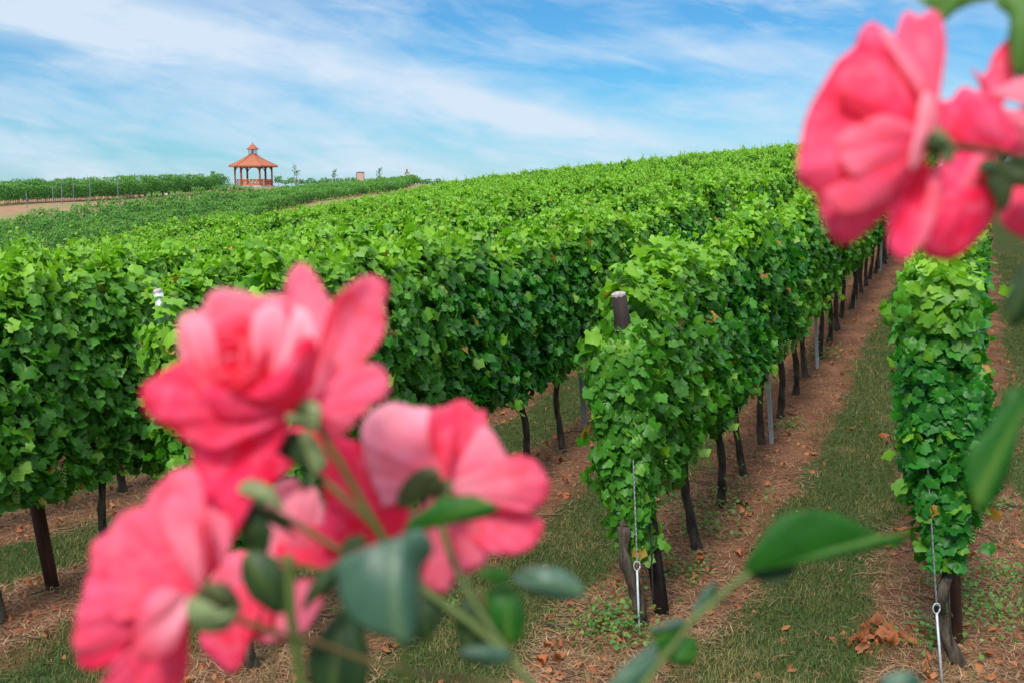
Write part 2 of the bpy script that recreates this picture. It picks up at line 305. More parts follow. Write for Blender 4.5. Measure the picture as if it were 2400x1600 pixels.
def groundmat():
    mt, t, n, l = new_mat('vineyard_ground'); g = n('ShaderNodeNewGeometry'); v = g.outputs['Position']; sp = n('ShaderNodeSeparateXYZ'); l(v, sp.inputs[0])
    def mth(op, a, b=None, c=None): return wmath(op, a, b, c, t)
    T = mth('SUBTRACT', mth('MULTIPLY', sp.outputs[1], DX), mth('MULTIPLY', sp.outputs[0], DY))
    wob = mth('MULTIPLY', mth('SUBTRACT', noise(t, 1.3, 5, .6, v), .5), .55)
    fr = mth('ABSOLUTE', mth('SUBTRACT', mth('FRACT', mth('DIVIDE', mth('ADD', mth('ADD', T, wob), 1680), 1.68)), .5))  # 0 mid-aisle, .5 under the vines
    grass = mrange(t, fr, .20, .27, 1, 0)
    head = mrange(t, mth('SUBTRACT', sp.outputs[1], mth('MULTIPLY', sp.outputs[0], .2)), 5.2, 4.4, 0, 1)
    grass = mth('MAXIMUM', grass, head)
    farm = mrange(t, sp.outputs[1], 60, 75)
    nz = noise(t, 3, 8, .65, v); nf = noise(t, 45, 6, .7, v); nb = noise(t, .08, 4, .5, v)
    soil = mixc(t, mrange(t, nz, .3, .7), (.11, .044, .027), (.24, .105, .060)); soil = mixc(t, mrange(t, nf, .45, .75), soil, (.26, .15, .09))
    gr = mixc(t, mrange(t, nf, .35, .7), (.03, .055, .015), (.09, .10, .035)); gr = mixc(t, mrange(t, nz, .5, .8), gr, (.15, .12, .055))
    near = mixc(t, grass, soil, gr)
    fd = mixc(t, mrange(t, nb, .42, .58), (.30, .14, .09), (.17, .17, .07)); fd = mixc(t, mrange(t, noise(t, .7, 6, .7, v), .3, .75), fd, (.30, .20, .12))
    c = mixc(t, farm, near, fd)
    p = n('ShaderNodeBsdfPrincipled'); l(c, p.inputs['Base Color']); p.inputs['Roughness'].default_value = .95; p.inputs['Specular IOR Level'].default_value = .1
    b = n('ShaderNodeBump'); b.inputs['Strength'].default_value = .8; b.inputs['Distance'].default_value = .03; l(nf, b.inputs['Height']); l(b.outputs[0], p.inputs['Normal'])
    o = n('ShaderNodeOutputMaterial'); l(p.outputs[0], o.inputs[0]); return mt
tag(link('ground', mesh('ground', np.stack([GX, GY, GZ], -1).reshape(-1, 3), F, groundmat(), True)), kind='structure')
# ------------------------------------------------------------------ leaf scatter
def leaf_template(kind):
    if kind == 'lobed':
        an = []; rr = []
        nR = 24
        for i in range(nR):
            th = math.pi * (-1 + 2 * (i + .5) / nR); a = abs(th)
            r = .50 + .065 * math.cos(a * 5.3) + (.028 if i % 2 else -.028)
            if a > 2.75: r = .24
            an.append(th); rr.append(r)
        pts = [(0, -.12)] + [(r * math.sin(a), r * math.cos(a)) for a, r in zip(an, rr)]
        f = [(0, 1 + (i + 1) % nR, 1 + i) for i in range(nR) if True]
    elif kind == 'hex':
        pts = [(0, 0), (0, .5), (.46, .12), (.3, -.42), (-.3, -.42), (-.46, .12)]; f = [(0, 2, 1), (0, 3, 2), (0, 4, 3), (0, 5, 4), (0, 1, 5)]
    else:
        pts = [(0, .5), (.42, -.02), (0, -.45), (-.42, -.02)]; f = [(0, 2, 1), (0, 3, 2)]
    p = np.array(pts, float); return p, np.array(f)
TPL = {k: leaf_template(k) for k in ('lobed', 'hex', 'quad')}
def leaves(pos, nrm, tip, size, young, kind='lobed', fold=.22, rnd=None):
    p, f = TPL[kind]; n = len(pos)
    nrm = nrm / np.linalg.norm(nrm, axis=1, keepdims=True)
    tip = tip - (tip * nrm).sum(1, keepdims=True) * nrm; tip /= np.linalg.norm(tip, axis=1, keepdims=True) + 1e-9
    xa = np.cross(tip, nrm)
    cu = rng.uniform(-.8, 1.9, (n, 1)); dr = rng.uniform(0, 1.6, (n, 1)); ph = rng.uniform(0, 6.28, (n, 1))
    px, py = p[None, :, 0], p[None, :, 1]; rad = np.hypot(px, py)
    ang = np.arctan2(px, py)
    lz = -fold * np.abs(px) * cu * 1.6 - dr * .5 * (py + .1) ** 2 * np.sign(py + .1) + .09 * rad * np.sin(3 * ang + ph) + rng.normal(0, .018, (n, p.shape[0]))
    sw = rng.uniform(.85, 1.15, (n, 1))
    V = pos[:, None, :] + size[:, None, None] * ((px * sw)[..., None] * xa[:, None, :] + (py * np.ones((n, 1)))[..., None] * tip[:, None, :] + lz[..., None] * nrm[:, None, :])
    Fc = f[None] + (np.arange(n) * len(p))[:, None, None]
    g = rng.uniform(0, 1, n) if rnd is None else rnd
    C = np.stack([np.repeat(young, len(p)), np.repeat(g, len(p)), np.tile(np.hypot(p[:, 0], p[:, 1] + .12) * 2, n)], -1)
    return V.reshape(-1, 3), Fc.reshape(-1, f.shape[1]), C
def hedge(n, L=.93, zb=.70, zt=2.0, half=.14, size=(.045, .100), kind='lobed', end=False, shoots=9, clear=0):
    """leaves of one vine: X along the row, Y across, Z up"""
    pos = []; nrm = []; sz = []; yg = []
    k1, k2 = rng.uniform(0, 6.28, 2)
    nn = n
    x = rng.uniform(-L * .56, L * .56, nn); u = rng.uniform(0, 1, nn)
    zone = rng.uniform(0, 1, nn)
    z = zb + (zt - zb) * u ** .95
    side = rng.choice([-1, 1], nn)
    zt0 = zt; top_ = zt + .07 * np.sin(7 * x + k2) + .06 * np.sin(13 * x + k1) + .04 * np.sin(29 * x + k1 - k2) + rng.normal(0, .03); z = zb + (z - zb) * (top_ - zb) / (zt - zb)
    bul = half * (.90 + .15 * np.sin(5.5 * x + k1 + side) + .14 * np.sin(5 * z + k2 + 2 * side) + .16 * np.sin(11 * x - 8 * z + k2 * side) + .14 * np.sin(21 * z + 13 * x * side))
    bul *= np.where(u > .85, 1 - .6 * (u - .85) / .15, 1) * np.where(u < .1, .75, 1)
    depth = np.where(zone < .72, rng.normal(1, .20, nn), rng.uniform(-.2, .9, nn))
    y = side * bul * depth
    zb_loc = zb + .10 * np.sin(6 * x + k1) + rng.normal(0, .05, nn); z = np.maximum(z, zb_loc - .02 + rng.uniform(0, .18, nn) * (z < zb_loc))
    N_ = np.stack([rng.normal(0, .62, nn), side * rng.uniform(.15, 1.1, nn), rng.normal(.55, .5, nn)], -1)
    topm = u > .88; N_[topm] += np.array([0, 0, .8])
    yy = np.clip((z - (zt - .36)) / .40, 0, 1) ** 1.5 * rng.uniform(.25, 1, nn) * .9 + (rng.uniform(0, 1, nn) > .93) * rng.uniform(.2, .7, nn)
    pos.append(np.stack([x, y, z], -1)); nrm.append(N_); sz.append(rng.uniform(*size, nn)); yg.append(np.clip(yy, 0, 1))
    # shoots that stand above the trimmed top
    m = shoots
    for _ in range(m):
        sx_, sy_ = rng.uniform(-L / 2, L / 2), rng.normal(0, half * .5); h = rng.uniform(.04, .22) * (1.8 if rng.uniform() > .88 else 1); q = int(4 + h * 24)
        zz = zt - .05 + np.linspace(0, h, q); lean = rng.normal(0, .5, 2)
        pp = np.stack([sx_ + lean[0] * (zz - zt) + rng.normal(0, .035, q), sy_ + lean[1] * (zz - zt) + rng.normal(0, .035, q), zz], -1)
        pos.append(pp); nrm.append(rng.normal(0, .6, (q, 3)) + [0, 0, .7]); s0 = np.linspace(size[1] * .85, size[0] * .5, q) * rng.uniform(.8, 1.1, q); sz.append(s0); yg.append(rng.uniform(.55, 1, q))
    for _ in range(4):
        sx_, sd_ = rng.uniform(-L / 2, L / 2), rng.choice([-1, 1]); z0 = rng.uniform(zb + .1, zt - .2); q = 9; u_ = np.linspace(0, 1, q); ln = rng.uniform(.05, .15)
        pp = np.stack([sx_ + rng.normal(0, .12) * u_ + rng.normal(0, .03, q), sd_ * (half * .85 + ln * u_) + rng.normal(0, .02, q), z0 + .05 * u_ - rng.uniform(.05, .3) * u_ ** 2 + rng.normal(0, .03, q)], -1)
        pos.append(pp); nrm.append(rng.normal(0, .5, (q, 3)) + [0, sd_ * .7, .6]); sz.append(rng.uniform(*size, q)); yg.append(rng.uniform(0, .55, q))
    if end:                       # leaves wrapping the open end of a row, hanging lower
        q = int(n * .42); zz = rng.uniform(.5, zt - clear, q); ww = half * (.45 + .6 * ss(zz, .5, 1.1)); yy_ = rng.uniform(-1, 1, q) * ww
        xx = -L * .42 - .05 * ss(zz, .4, 1.3) - rng.uniform(-.08, .08, q)
        pos.append(np.stack([xx, yy_, zz], -1)); nrm.append(np.stack([-rng.uniform(.6, 1.2, q), yy_ * 2.5 + rng.normal(0, .3, q), rng.normal(.4, .3, q)], -1))
        sz.append(rng.uniform(*size, q)); yg.append(np.clip((zz - zt + .4) / .4, 0, 1) * rng.uniform(.2, .9, q) + (rng.uniform(0, 1, q) > .9) * .35)
        q = 60; zz = rng.uniform(.48, .8, q)
        pos.append(np.stack([rng.uniform(-L * .5, -.1, q), rng.normal(0, half * .45, q), zz], -1)); nrm.append(rng.normal(0, .6, (q, 3)) + [-.4, 0, .3]); sz.append(rng.uniform(*size, q)); yg.append(rng.uniform(0, .3, q))
    pos = np.concatenate(pos); nrm = np.concatenate(nrm); sz = np.concatenate(sz); yg = np.concatenate(yg)
    if clear:
        kp = ~((pos[:, 0] < -.05 - .12 * rng.uniform(0, 1, len(pos))) & (pos[:, 2] > zt - clear + .1 * rng.uniform(0, 1, len(pos))))
        pos, nrm, sz, yg = pos[kp], nrm[kp], sz[kp], yg[kp]
    tip = np.stack([rng.normal(0, .55, len(pos)), rng.normal(0, .35, len(pos)), -np.ones(len(pos))], -1)
    return leaves(pos, nrm, tip, sz, np.clip(yg, 0, 1), kind)
def trunk_mesh(i, h=.95, r=.027, elbow=False, canes=True, arms=True):
    mb = MB(); pts = []; rad = []; a = random.uniform(0, 6); q = 16
    for k in range(q + 1):
        f = k / q; pts.append((.032 * math.sin(4.5 * f + a) + .014 * math.sin(13 * f + a), .026 * math.cos(5 * f + a), -.06 + f * (h + .06)))
        rad.append(r * (1.25 - .5 * f + .5 * math.exp(-f * 14) + (.3 if f > .9 else 0) + random.uniform(-.08, .1)))
    if elbow: pts = [(p[0] - .10 * ss(p[2], .25, .45) * (1 - ss(p[2], .5, .62)), p[1] + .05 * math.sin(p[2] * 6), p[2]) for p in pts]
    mb.tube(pts, rad, 12, 0, .20)
    top = pts[-1]
    for s_ in ((-1, 1) if arms else (1,)):            # short arms of old wood along the wire
        mb.tube([top, (top[0] + s_ * .12, top[1], h + .06), (top[0] + s_ * .38, top[1] + .01, h + .05)], [r * .7, r * .5, r * .35], 7, 0, .1)
    for k in range(7 if canes else 0):            # fruiting canes inside the foliage
        x0 = random.uniform(-.4, .4); mb.tube([(x0, 0, h), (x0 + random.uniform(-.08, .08), random.uniform(-.05, .05), h + .5), (x0 + random.uniform(-.12, .12), random.uniform(-.07, .07), h + .95)], [.006, .005, .003], 5, 1)
    # hanging tie wire
    return mb.mesh('trunk', [M_BARK, M_CANE], True)
def grape_mesh():
    vs = []; fs = []; mb = MB()
    ico_v = []; t_ = (1 + 5 ** .5) / 2
    iv = np.array([(-1, t_, 0), (1, t_, 0), (-1, -t_, 0), (1, -t_, 0), (0, -1, t_), (0, 1, t_), (0, -1, -t_), (0, 1, -t_), (t_, 0, -1), (t_, 0, 1), (-t_, 0, -1), (-t_, 0, 1)]) / 1.902
    fi = [(0, 11, 5), (0, 5, 1), (0, 1, 7), (0, 7, 10), (0, 10, 11), (1, 5, 9), (5, 11, 4), (11, 10, 2), (10, 7, 6), (7, 1, 8), (3, 9, 4), (3, 4, 2), (3, 2, 6), (3, 6, 8), (3, 8, 9), (4, 9, 5), (2, 4, 11), (6, 2, 10), (8, 6, 7), (9, 8, 1)]
    for k in range(46):
        z = -k / 46 * .13; rr = .030 * (1 - k / 60); a = k * 2.4
        mb.add(iv * .0075 + np.array([rr * math.cos(a), rr * math.sin(a), z]), fi)
    return mb.mesh('grape_bunch', M_GRAPE, True)
NV = 8
FOL = []
for i in range(NV): v, f, c = hedge(2100, shoots=19); FOL.append(mesh('foliage', v, f, M_LEAF, False, None, c))
FOLEND = []
for i in range(3): v, f, c = hedge(1900, end=True, zt=1.97, clear=(.0, .24, .0)[i], half=(.14, .14, .14)[i]); FOLEND.append(mesh('foliage', v, f, M_LEAF, False, None, c))
TRK = [trunk_mesh(i) for i in range(5)]; TRK_ELB = trunk_mesh(9, .80, .026, True, False, False); TRK_END = trunk_mesh(7, .62, .035, False, False, False)
GRP = grape_mesh()
# ------------------------------------------------------------------ the near vineyard block
SP = 1.68; T0 = .0; VS = .93
def ordinal(i):
    w_ = ['first', 'second', 'third', 'fourth', 'fifth', 'sixth', 'seventh', 'eighth', 'ninth', 'tenth', 'eleventh', 'twelfth', 'thirteenth', 'fourteenth', 'fifteenth',
          'sixteenth', 'seventeenth', 'eighteenth', 'nineteenth', 'twentieth']
    t_ = {2: 'twenty', 3: 'thirty', 4: 'forty', 5: 'fifty'}; tt = {3: 'thirtieth', 4: 'fortieth', 5: 'fiftieth'}
    if i < 20: return w_[i]
    n = i + 1
    return tt[n // 10] if n % 10 == 0 else t_[n // 10] + '-' + w_[n % 10 - 1]
ROWNAME = {-3: 'third row right of the rod row', -2: 'second row right of the rod row', -1: 'row just right of the rod row', 0: 'right row with bright rod',
           1: 'row ending at dark wooden post', 2: 'row behind the top left rose', 3: 'row with rusty brown post'}
for k in range(4, 20): ROWNAME[k] = ordinal(k - 4) + ' row behind the rusty post row'
def start_s(k):                   # the headland cuts the rows slightly askew
    return {0: 6.37, 1: 6.40, 2: 4.85}.get(k, 6.05 if k < 0 else 4.1 + .35 * (k - 3) + (0 if k > 3 else .3))
def boundary_x(y): return -8.2 + .2 * np.maximum(y - 60, 0)
vines = []
for k in range(-3, 19):
    t = T0 + SP * k + (.08 if k == 2 else 0); s0 = start_s(k); jj = 0; s = s0
    while s < 92:
        x, y = from_st(s, t); s += VS
        first = jj == 0; jj += 1
        if y < 3.2: continue
        if x < boundary_x(y) - .3 and y > 15: continue
        D = y * Fv[1]
        if x < -.50 * y - .9 or x > .50 * y + .9: continue
        if k < 0 and y < 9: continue
        vines.append((math.hypot(x, y), k, x, y, first))
vines.sort(); near = vines[:300]; rest = vines[300:]
rowcount = {}
import collections
byrow = collections.defaultdict(list)
for d in near: byrow[d[1]].append(d)
BASE_ROT = math.atan2(DY, DX)
LEAN = R(5)
def rowrot(tilt, flip=False, side=0.0):     # local X along the row (away), tilted towards the headland
    from mathutils import Matrix
    m_ = Matrix.Rotation(-side, 4, 'Y') @ Matrix.Rotation(BASE_ROT, 4, 'Z') @ Matrix.Rotation(-tilt, 4, 'Y') @ (Matrix.Rotation(math.pi, 4, 'Z') if flip else Matrix.Identity(4))
    return m_.to_euler()
for k, lst in sorted(byrow.items()):
    lst.sort()
    for i, (dist, kk, x, y, first) in enumerate(lst):
        z = float(Hn(np.array([x]), np.array([y]))[0])
        root = bpy.data.objects.new('grapevine', None); COL.objects.link(root); root.location = (x, y, z)
        isend = first and k in (0, 1, 2)
        fl = (not isend) and random.random() > .5
        root.rotation_euler = rowrot(R(2) + random.uniform(-.02, .02), False, R(5.5) * (1 - ss(dist, 8, 22)) + random.uniform(-.02, .02))
        if k == 2 and isend: root.location = (x, y, z)
        sc = random.uniform(.94, 1.07); root.scale = (1, random.uniform(.92, 1.1), sc)
        tag(root, '%s grapevine from the near end of the %s' % (ordinal(i), ROWNAME[k]), 'grapevine', 'grapevines planted in rows')
        fo = link('foliage', FOLEND[k] if isend else random.choice(FOL), root)
        if isend: fo.location = (0, 0, {0: .09, 1: -.08, 2: 0}[k])
        if k == 3: fo.location = (0, 0, -.09)
        if fl: fo.rotation_euler = (0, 0, math.pi)
        tr = link('trunk', TRK_ELB if (isend and k == 0) else TRK_END if isend else random.choice(TRK), root)
        tr.location = (0 if not isend else (-.50 if k == 1 else -.3), random.uniform(-.03, .03), 0); tr.rotation_euler = (0, 0, 0 if isend else random.choice([0, math.pi]))
        if dist < 13:
            for q in range(3):
                g_ = link('grape_bunch', GRP, root); g_.location = (random.uniform(-.4, .4), random.choice([-1, 1]) * random.uniform(.10, .15), random.uniform(.76, .92))
# the remaining vines of the block as one mass
vv, ff, cc, mi = [], [], [], []; base = 0
def addpart(v, f, c, m_):
    global base
    vv.append(v); ff.append(f + base); cc.append(c); mi.append(np.full(len(f), m_)); base += len(v)
def xform(v, x, y, z, rot, sc=1.0, tilt=0.0):
    c_, s_ = math.cos(rot), math.sin(rot); v = v * np.array([1, 1, sc]); vx = v[:, 0] - v[:, 2] * math.sin(tilt)
    return np.stack([x + c_ * vx - s_ * v[:, 1], y + s_ * vx + c_ * v[:, 1], z + v[:, 2]], -1)
VARM = [hedge(640, size=(.075, .125), kind='hex', shoots=8) for _ in range(6)]
VARF = [hedge(300, size=(.11, .18), kind='quad', shoots=6) for _ in range(6)]
for dist, k, x, y, first in rest:
    v, f, c = random.choice(VARM if dist < 52 else VARF)
    if f.shape[1] != 3: continue
    z = float(H(np.array([x]), np.array([y]))[0])
    c = c.copy(); c[:, 0] = np.clip(c[:, 0] + random.uniform(-.05, .12), 0, 1)
    addpart(xform(v, x, y, z, BASE_ROT + random.choice([0, math.pi]), random.uniform(.92, 1.07)), f, c, 0)
me = mesh('distant_vines', np.concatenate(vv), np.concatenate(ff), [M_LEAF], False, np.concatenate(mi), np.concatenate(cc))
tag(link('distant_vines', me), 'mass of bright green vines covering the upper slope up to the skyline', 'vines', 'grapevines planted in rows', 'stuff')
# far fields on the opposite slope
def field(paths, name, label, hgt, per, size, skip=.0, trunks=True, zb=.45):
    global vv, ff, cc, mi, base
    vv, ff, cc, mi = [], [], [], []; base = 0
    pool = [hedge(per, L=1.1, zb=zb, zt=hgt, half=.26, size=size, kind='quad', shoots=12) for _ in range(6)]
    tm = MB(); tm.tube([(0, 0, -.1), (.02, 0, .6)], .035, 4, 0); tv = np.array(tm.v); tf = np.array([q for q in tm.f if len(q) == 4]); tf = np.concatenate([tf[:, [0, 1, 2]], tf[:, [0, 2, 3]]])
    for path in paths:
        P = np.array(path); seg = np.hypot(*np.diff(P[:, :2], axis=0).T); cum = np.r_[0, np.cumsum(seg)]
        for d in np.arange(0, cum[-1], 1.0):
            if random.random() < skip: continue
            x = np.interp(d, cum, P[:, 0]); y = np.interp(d, cum, P[:, 1]); x2 = np.interp(d + .5, cum, P[:, 0]); y2 = np.interp(d + .5, cum, P[:, 1])
            rot = math.atan2(y2 - y, x2 - x) if d + .5 < cum[-1] else rot
            z = float(H(np.array([x]), np.array([y]))[0])
            v, f, c = random.choice(pool); sc = random.uniform(.74, 1.16)
            c = c.copy(); c[:, 0] *= .6
            addpart(xform(v, x, y, z, rot + random.choice([0, math.pi]), sc), f, c, 0)
            if trunks: addpart(xform(tv, x, y, z, 0), tf, np.zeros((len(tv), 3)), 1)
    me_ = mesh(name, np.concatenate(vv), np.concatenate(ff), [M_LEAFFAR, M_BARK], False, np.concatenate(mi), np.concatenate(cc))
    return tag(link(name, me_), label, 'vines', None, 'stuff')
def shift(path, dy, dx=0, cut=None): return [(p[0] + dx, p[1] + dy) for p in path][:cut]
low2 = [(p[0], p[1]) for p in lower_row]
field([low2[:5]] + [shift(low2, -q, 0, 5) for q in (2.2, 5, 8, 11, 14, 17)], 'vine_row', 'darker young vine rows running up to the gazebo below the dirt strip', 1.55, 330, (.10, .16), .03, zb=.3)
field([low2[4:]] + [shift(low2[4:], -q) for q in (3.5, 7, 10.5, 14, 18, 22)], 'vine_row', 'low end of the dark vine row right of the gazebo, below the boards', 1.0, 260, (.10, .16), .03, zb=.2)
up2 = [(p[0], p[1]) for p in upper_row]
rowsU = [up2] + [shift(up2, 2.2 * i) for i in range(1, 5)]
gzx = [wp(x * C2, 428 * C2, Y)[:2] for x, Y in ((640, 150), (820, 146), (960, 148), (1180, 165))]
field([gzx], 'vine_row', 'thin line of dark vines on the skyline around the notice board', 1.1, 200, (.11, .18), .02)
field(rowsU, 'vine_field', 'dark green vine rows behind the dirt strip on the far left skyline', 2.0, 260, (.11, .18), .02)
# ------------------------------------------------------------------ posts
def hz(x, y): return float(Hn(np.array([x]), np.array([y]))[0])
def place_post(name, x, y, me_list, tilt, label, cat='post', group=None, side=R(5)):
    root = bpy.data.objects.new(name, None); COL.objects.link(root); root.location = (x, y, hz(x, y)); root.rotation_euler = rowrot(tilt, False, side)
    tag(root, label, cat, group)
    for nm, me_ in me_list: link(nm, me_, root)
    return root
def wood_post(h, r, m0, cap):
    a = MB(); a.tube([(0, 0, -.2), (0, 0, h * .3), (0, 0, h * .6), (0, 0, h * .93), (0, 0, h)], [r, r * 1.02, r * .98, r, r * .97], 18, 0, .03)
    b = MB(); b.tube([(0, 0, h - .004), (0, 0, h + .012), (0, 0, h + .02)], [r * .94, r * .93, r * .6], 18, 0, .04)
    st = MB()
    for q in range(24):
        a0, a1 = q / 24 * 6.283, (q + 1) / 24 * 6.283
        st.tube([(1.04 * r * math.cos(a0), 1.04 * r * math.sin(a0), h * .9), (1.04 * r * math.cos(a1), 1.04 * r * math.sin(a1), h * .9)], .0025, 4, 0, cap=False)
    return [('post_body', a.mesh('post_body', m0, True)), ('post_top', b.mesh('post_top', cap, False)), ('wire_loop', st.mesh('wire_loop', M_WIRE))]
def steel_post(h, mat):           # folded C-profile with punched hooks
    w_, d_, th = .045, .03, .004; a = MB()
    a.box((0, 0, h / 2 - .1), (w_, th, h + .2)); a.box((w_ / 2, d_ / 2, h / 2 - .1), (th, d_, h + .2)); a.box((-w_ / 2, d_ / 2, h / 2 - .1), (th, d_, h + .2))
    hk = a
    for z in np.arange(.2, h, .1): hk.box((0, -.004, z), (.008, .008, .02)); hk.box((w_ / 2 + .004, d_ / 2, z + .05), (.006, .012, .015))
    return [('post_body', a.mesh('post_body', mat))]
s_A = start_s(1)
pA = wp(1551, 1449, 6.28)
place_post('vineyard_post', pA[0], 6.28, wood_post(1.93, .045, M_WOOD, M_CUT), R(3), 'dark round wooden end post with bleached top sticking out of the vine row', 'post', 'end posts', R(7.5))
x, y = from_st(4.54, 3.52)
place_post('vineyard_post', x, y, wood_post(2.02, .025, M_STEEL, M_CUT), R(5), 'thin whitish end post with a ragged top left of the big rose', 'post', 'end posts')
pD = wp(124, 1380, 6.6)
place_post('vineyard_post', pD[0], 6.6, wood_post(1.85, .04, M_RUSTWOOD, M_CUT), R(3), 'dark brown post with rusty foot at the far left row', 'post', 'end posts')
x, y = from_st(start_s(0) - .05, T0)
place_post('vineyard_post', x + .04, y, wood_post(1.2, .03, M_RUSTWOOD, M_CUT), R(4), 'slim reddish post behind the gnarled trunk at right', 'post', 'end posts')
stp = steel_post(1.85, M_STEEL); stpd = steel_post(1.45, M_DKSTEEL)
AS = [(1804, 1034, 10.0), (1923, 840, 12.9), (1998, 742, 16.9), (2050, 682, 21.5)]
names = ['silver steel trellis post nearest the camera beside the dark end post row', 'second silver steel trellis post up the row of the dark end post',
         'third silver steel trellis post up the row of the dark end post', 'farthest silver steel trellis post low behind the right row']
for i, (px, py, Y) in enumerate(AS):
    p = wp(px, py, Y); x = p[0]; tt = to_t(x, Y); ssx = to_s(x, Y); x, yy = from_st(ssx, T0 + SP - .07)
    place_post('trellis_post', x, yy, stp, R(2), names[i], 'post', 'steel trellis posts', R(5) * (1 - ss(Y, 8, 22)))
x, yy = from_st(to_s(wp(1383, 1040, 10.4)[0], 10.4), T0 + 2 * SP - .02)
place_post('trellis_post', x, yy, stpd, R(2), 'dull grey steel trellis post left of the dark end post row', 'post', 'steel trellis posts', R(4))
# anchor rods and wires at the row ends
def anchor(x, y, h, lean, label):
    root = bpy.data.objects.new('anchor_wire', None); COL.objects.link(root); z = hz(x, y); root.location = (x, y, z); tag(root, label, 'anchor wire', 'row end anchors')
    r_ = MB(); r_.tube([(0, 0, -.1), (lean * .36, .05, .36)], .0065, 8); rr = []
    for q in range(13): a = q / 12 * 6.283; rr.append((lean * .38 + .018 * math.cos(a), .05, .385 + .028 * math.sin(a)))
    r_.tube(rr, .004, 6); r_.build('rod', M_STEEL, root, True)
    w_ = MB()
    n_ = 40
    for ph in (0, math.pi):
        w_.tube([(lean * (.38 + (h - .38) * q / n_) + .0035 * math.cos(q * 1.6 + ph), .05 + .0035 * math.sin(q * 1.6 + ph), .40 + (h - .4) * q / n_) for q in range(n_ + 1)], .002, 5)
    w_.build('twisted_wire', M_WIRE, root)
    b = MB(); b.tube([(lean * h + .07, .15, h), (lean * .6 + .10, .15, h * .5), (.09, .15, .15)], .005, 5); b.build('tie_wire', M_WOOD, root)
pa = wp(1500, 1528, 5.95); anchor(pa[0], 5.95, 1.0, -.05, 'twisted wire and rod anchoring the dark end post row')
pb = wp(2211, 1650, 5.38); anchor(pb[0], 5.38, 1.15, -.11, 'taut wire and bright rod anchoring the right row')
# distant white posts along the far field
fp = [(63, 451, 488, 98), (124, 438, 462, 103), (146, 432, 480, 101), (173, 428, 470, 108), (212, 418, 470, 106), (277, 418, 463, 113), (340, 432, 459, 120), (398, 415, 454, 124), (470, 425, 452, 132)]
for i, (px, y0, y1, Y) in enumerate(fp):
    b = wp(px, y1, Y); a = MB(); h = max(1.2, wp(px, y0, Y)[2] - hz(b[0], b[1])); zz = hz(b[0], b[1])
    a.box((0, 0, h / 2), (.055, .03, h)); a.box((.025, .025, h / 2), (.012, .05, h)); a.box((-.03, .025, h / 2), (.012, .05, h))
    o = a.build('trellis_post', M_DKSTEEL); o.location = (b[0], b[1], zz)
    tag(o, 'thin pale trellis post in the far vine field, %s from the left' % ordinal(i), 'post', 'posts of the far field')
# white protective sleeves on young plants in the far field
for i, px in enumerate((285, 300, 345, 372, 388, 405, 418, 447, 455)):
    b = wp(px, 458 - (px - 285) * .03, 118 + (px - 285) * .09); a = MB(); a.tube([(0, 0, -.1), (.01, 0, .25), (0, 0, .5)], [.13, .12, .13], 8, 0, .05)
    o = a.build('plant_sleeve', M_WHITE); o.location = (b[0], b[1] + .5, hz(b[0], b[1] + .5))
    tag(o, 'small white plant sleeve at the foot of the far vine field, %s from the left' % ordinal(i), 'plant sleeve', 'white sleeves by the dirt strip')
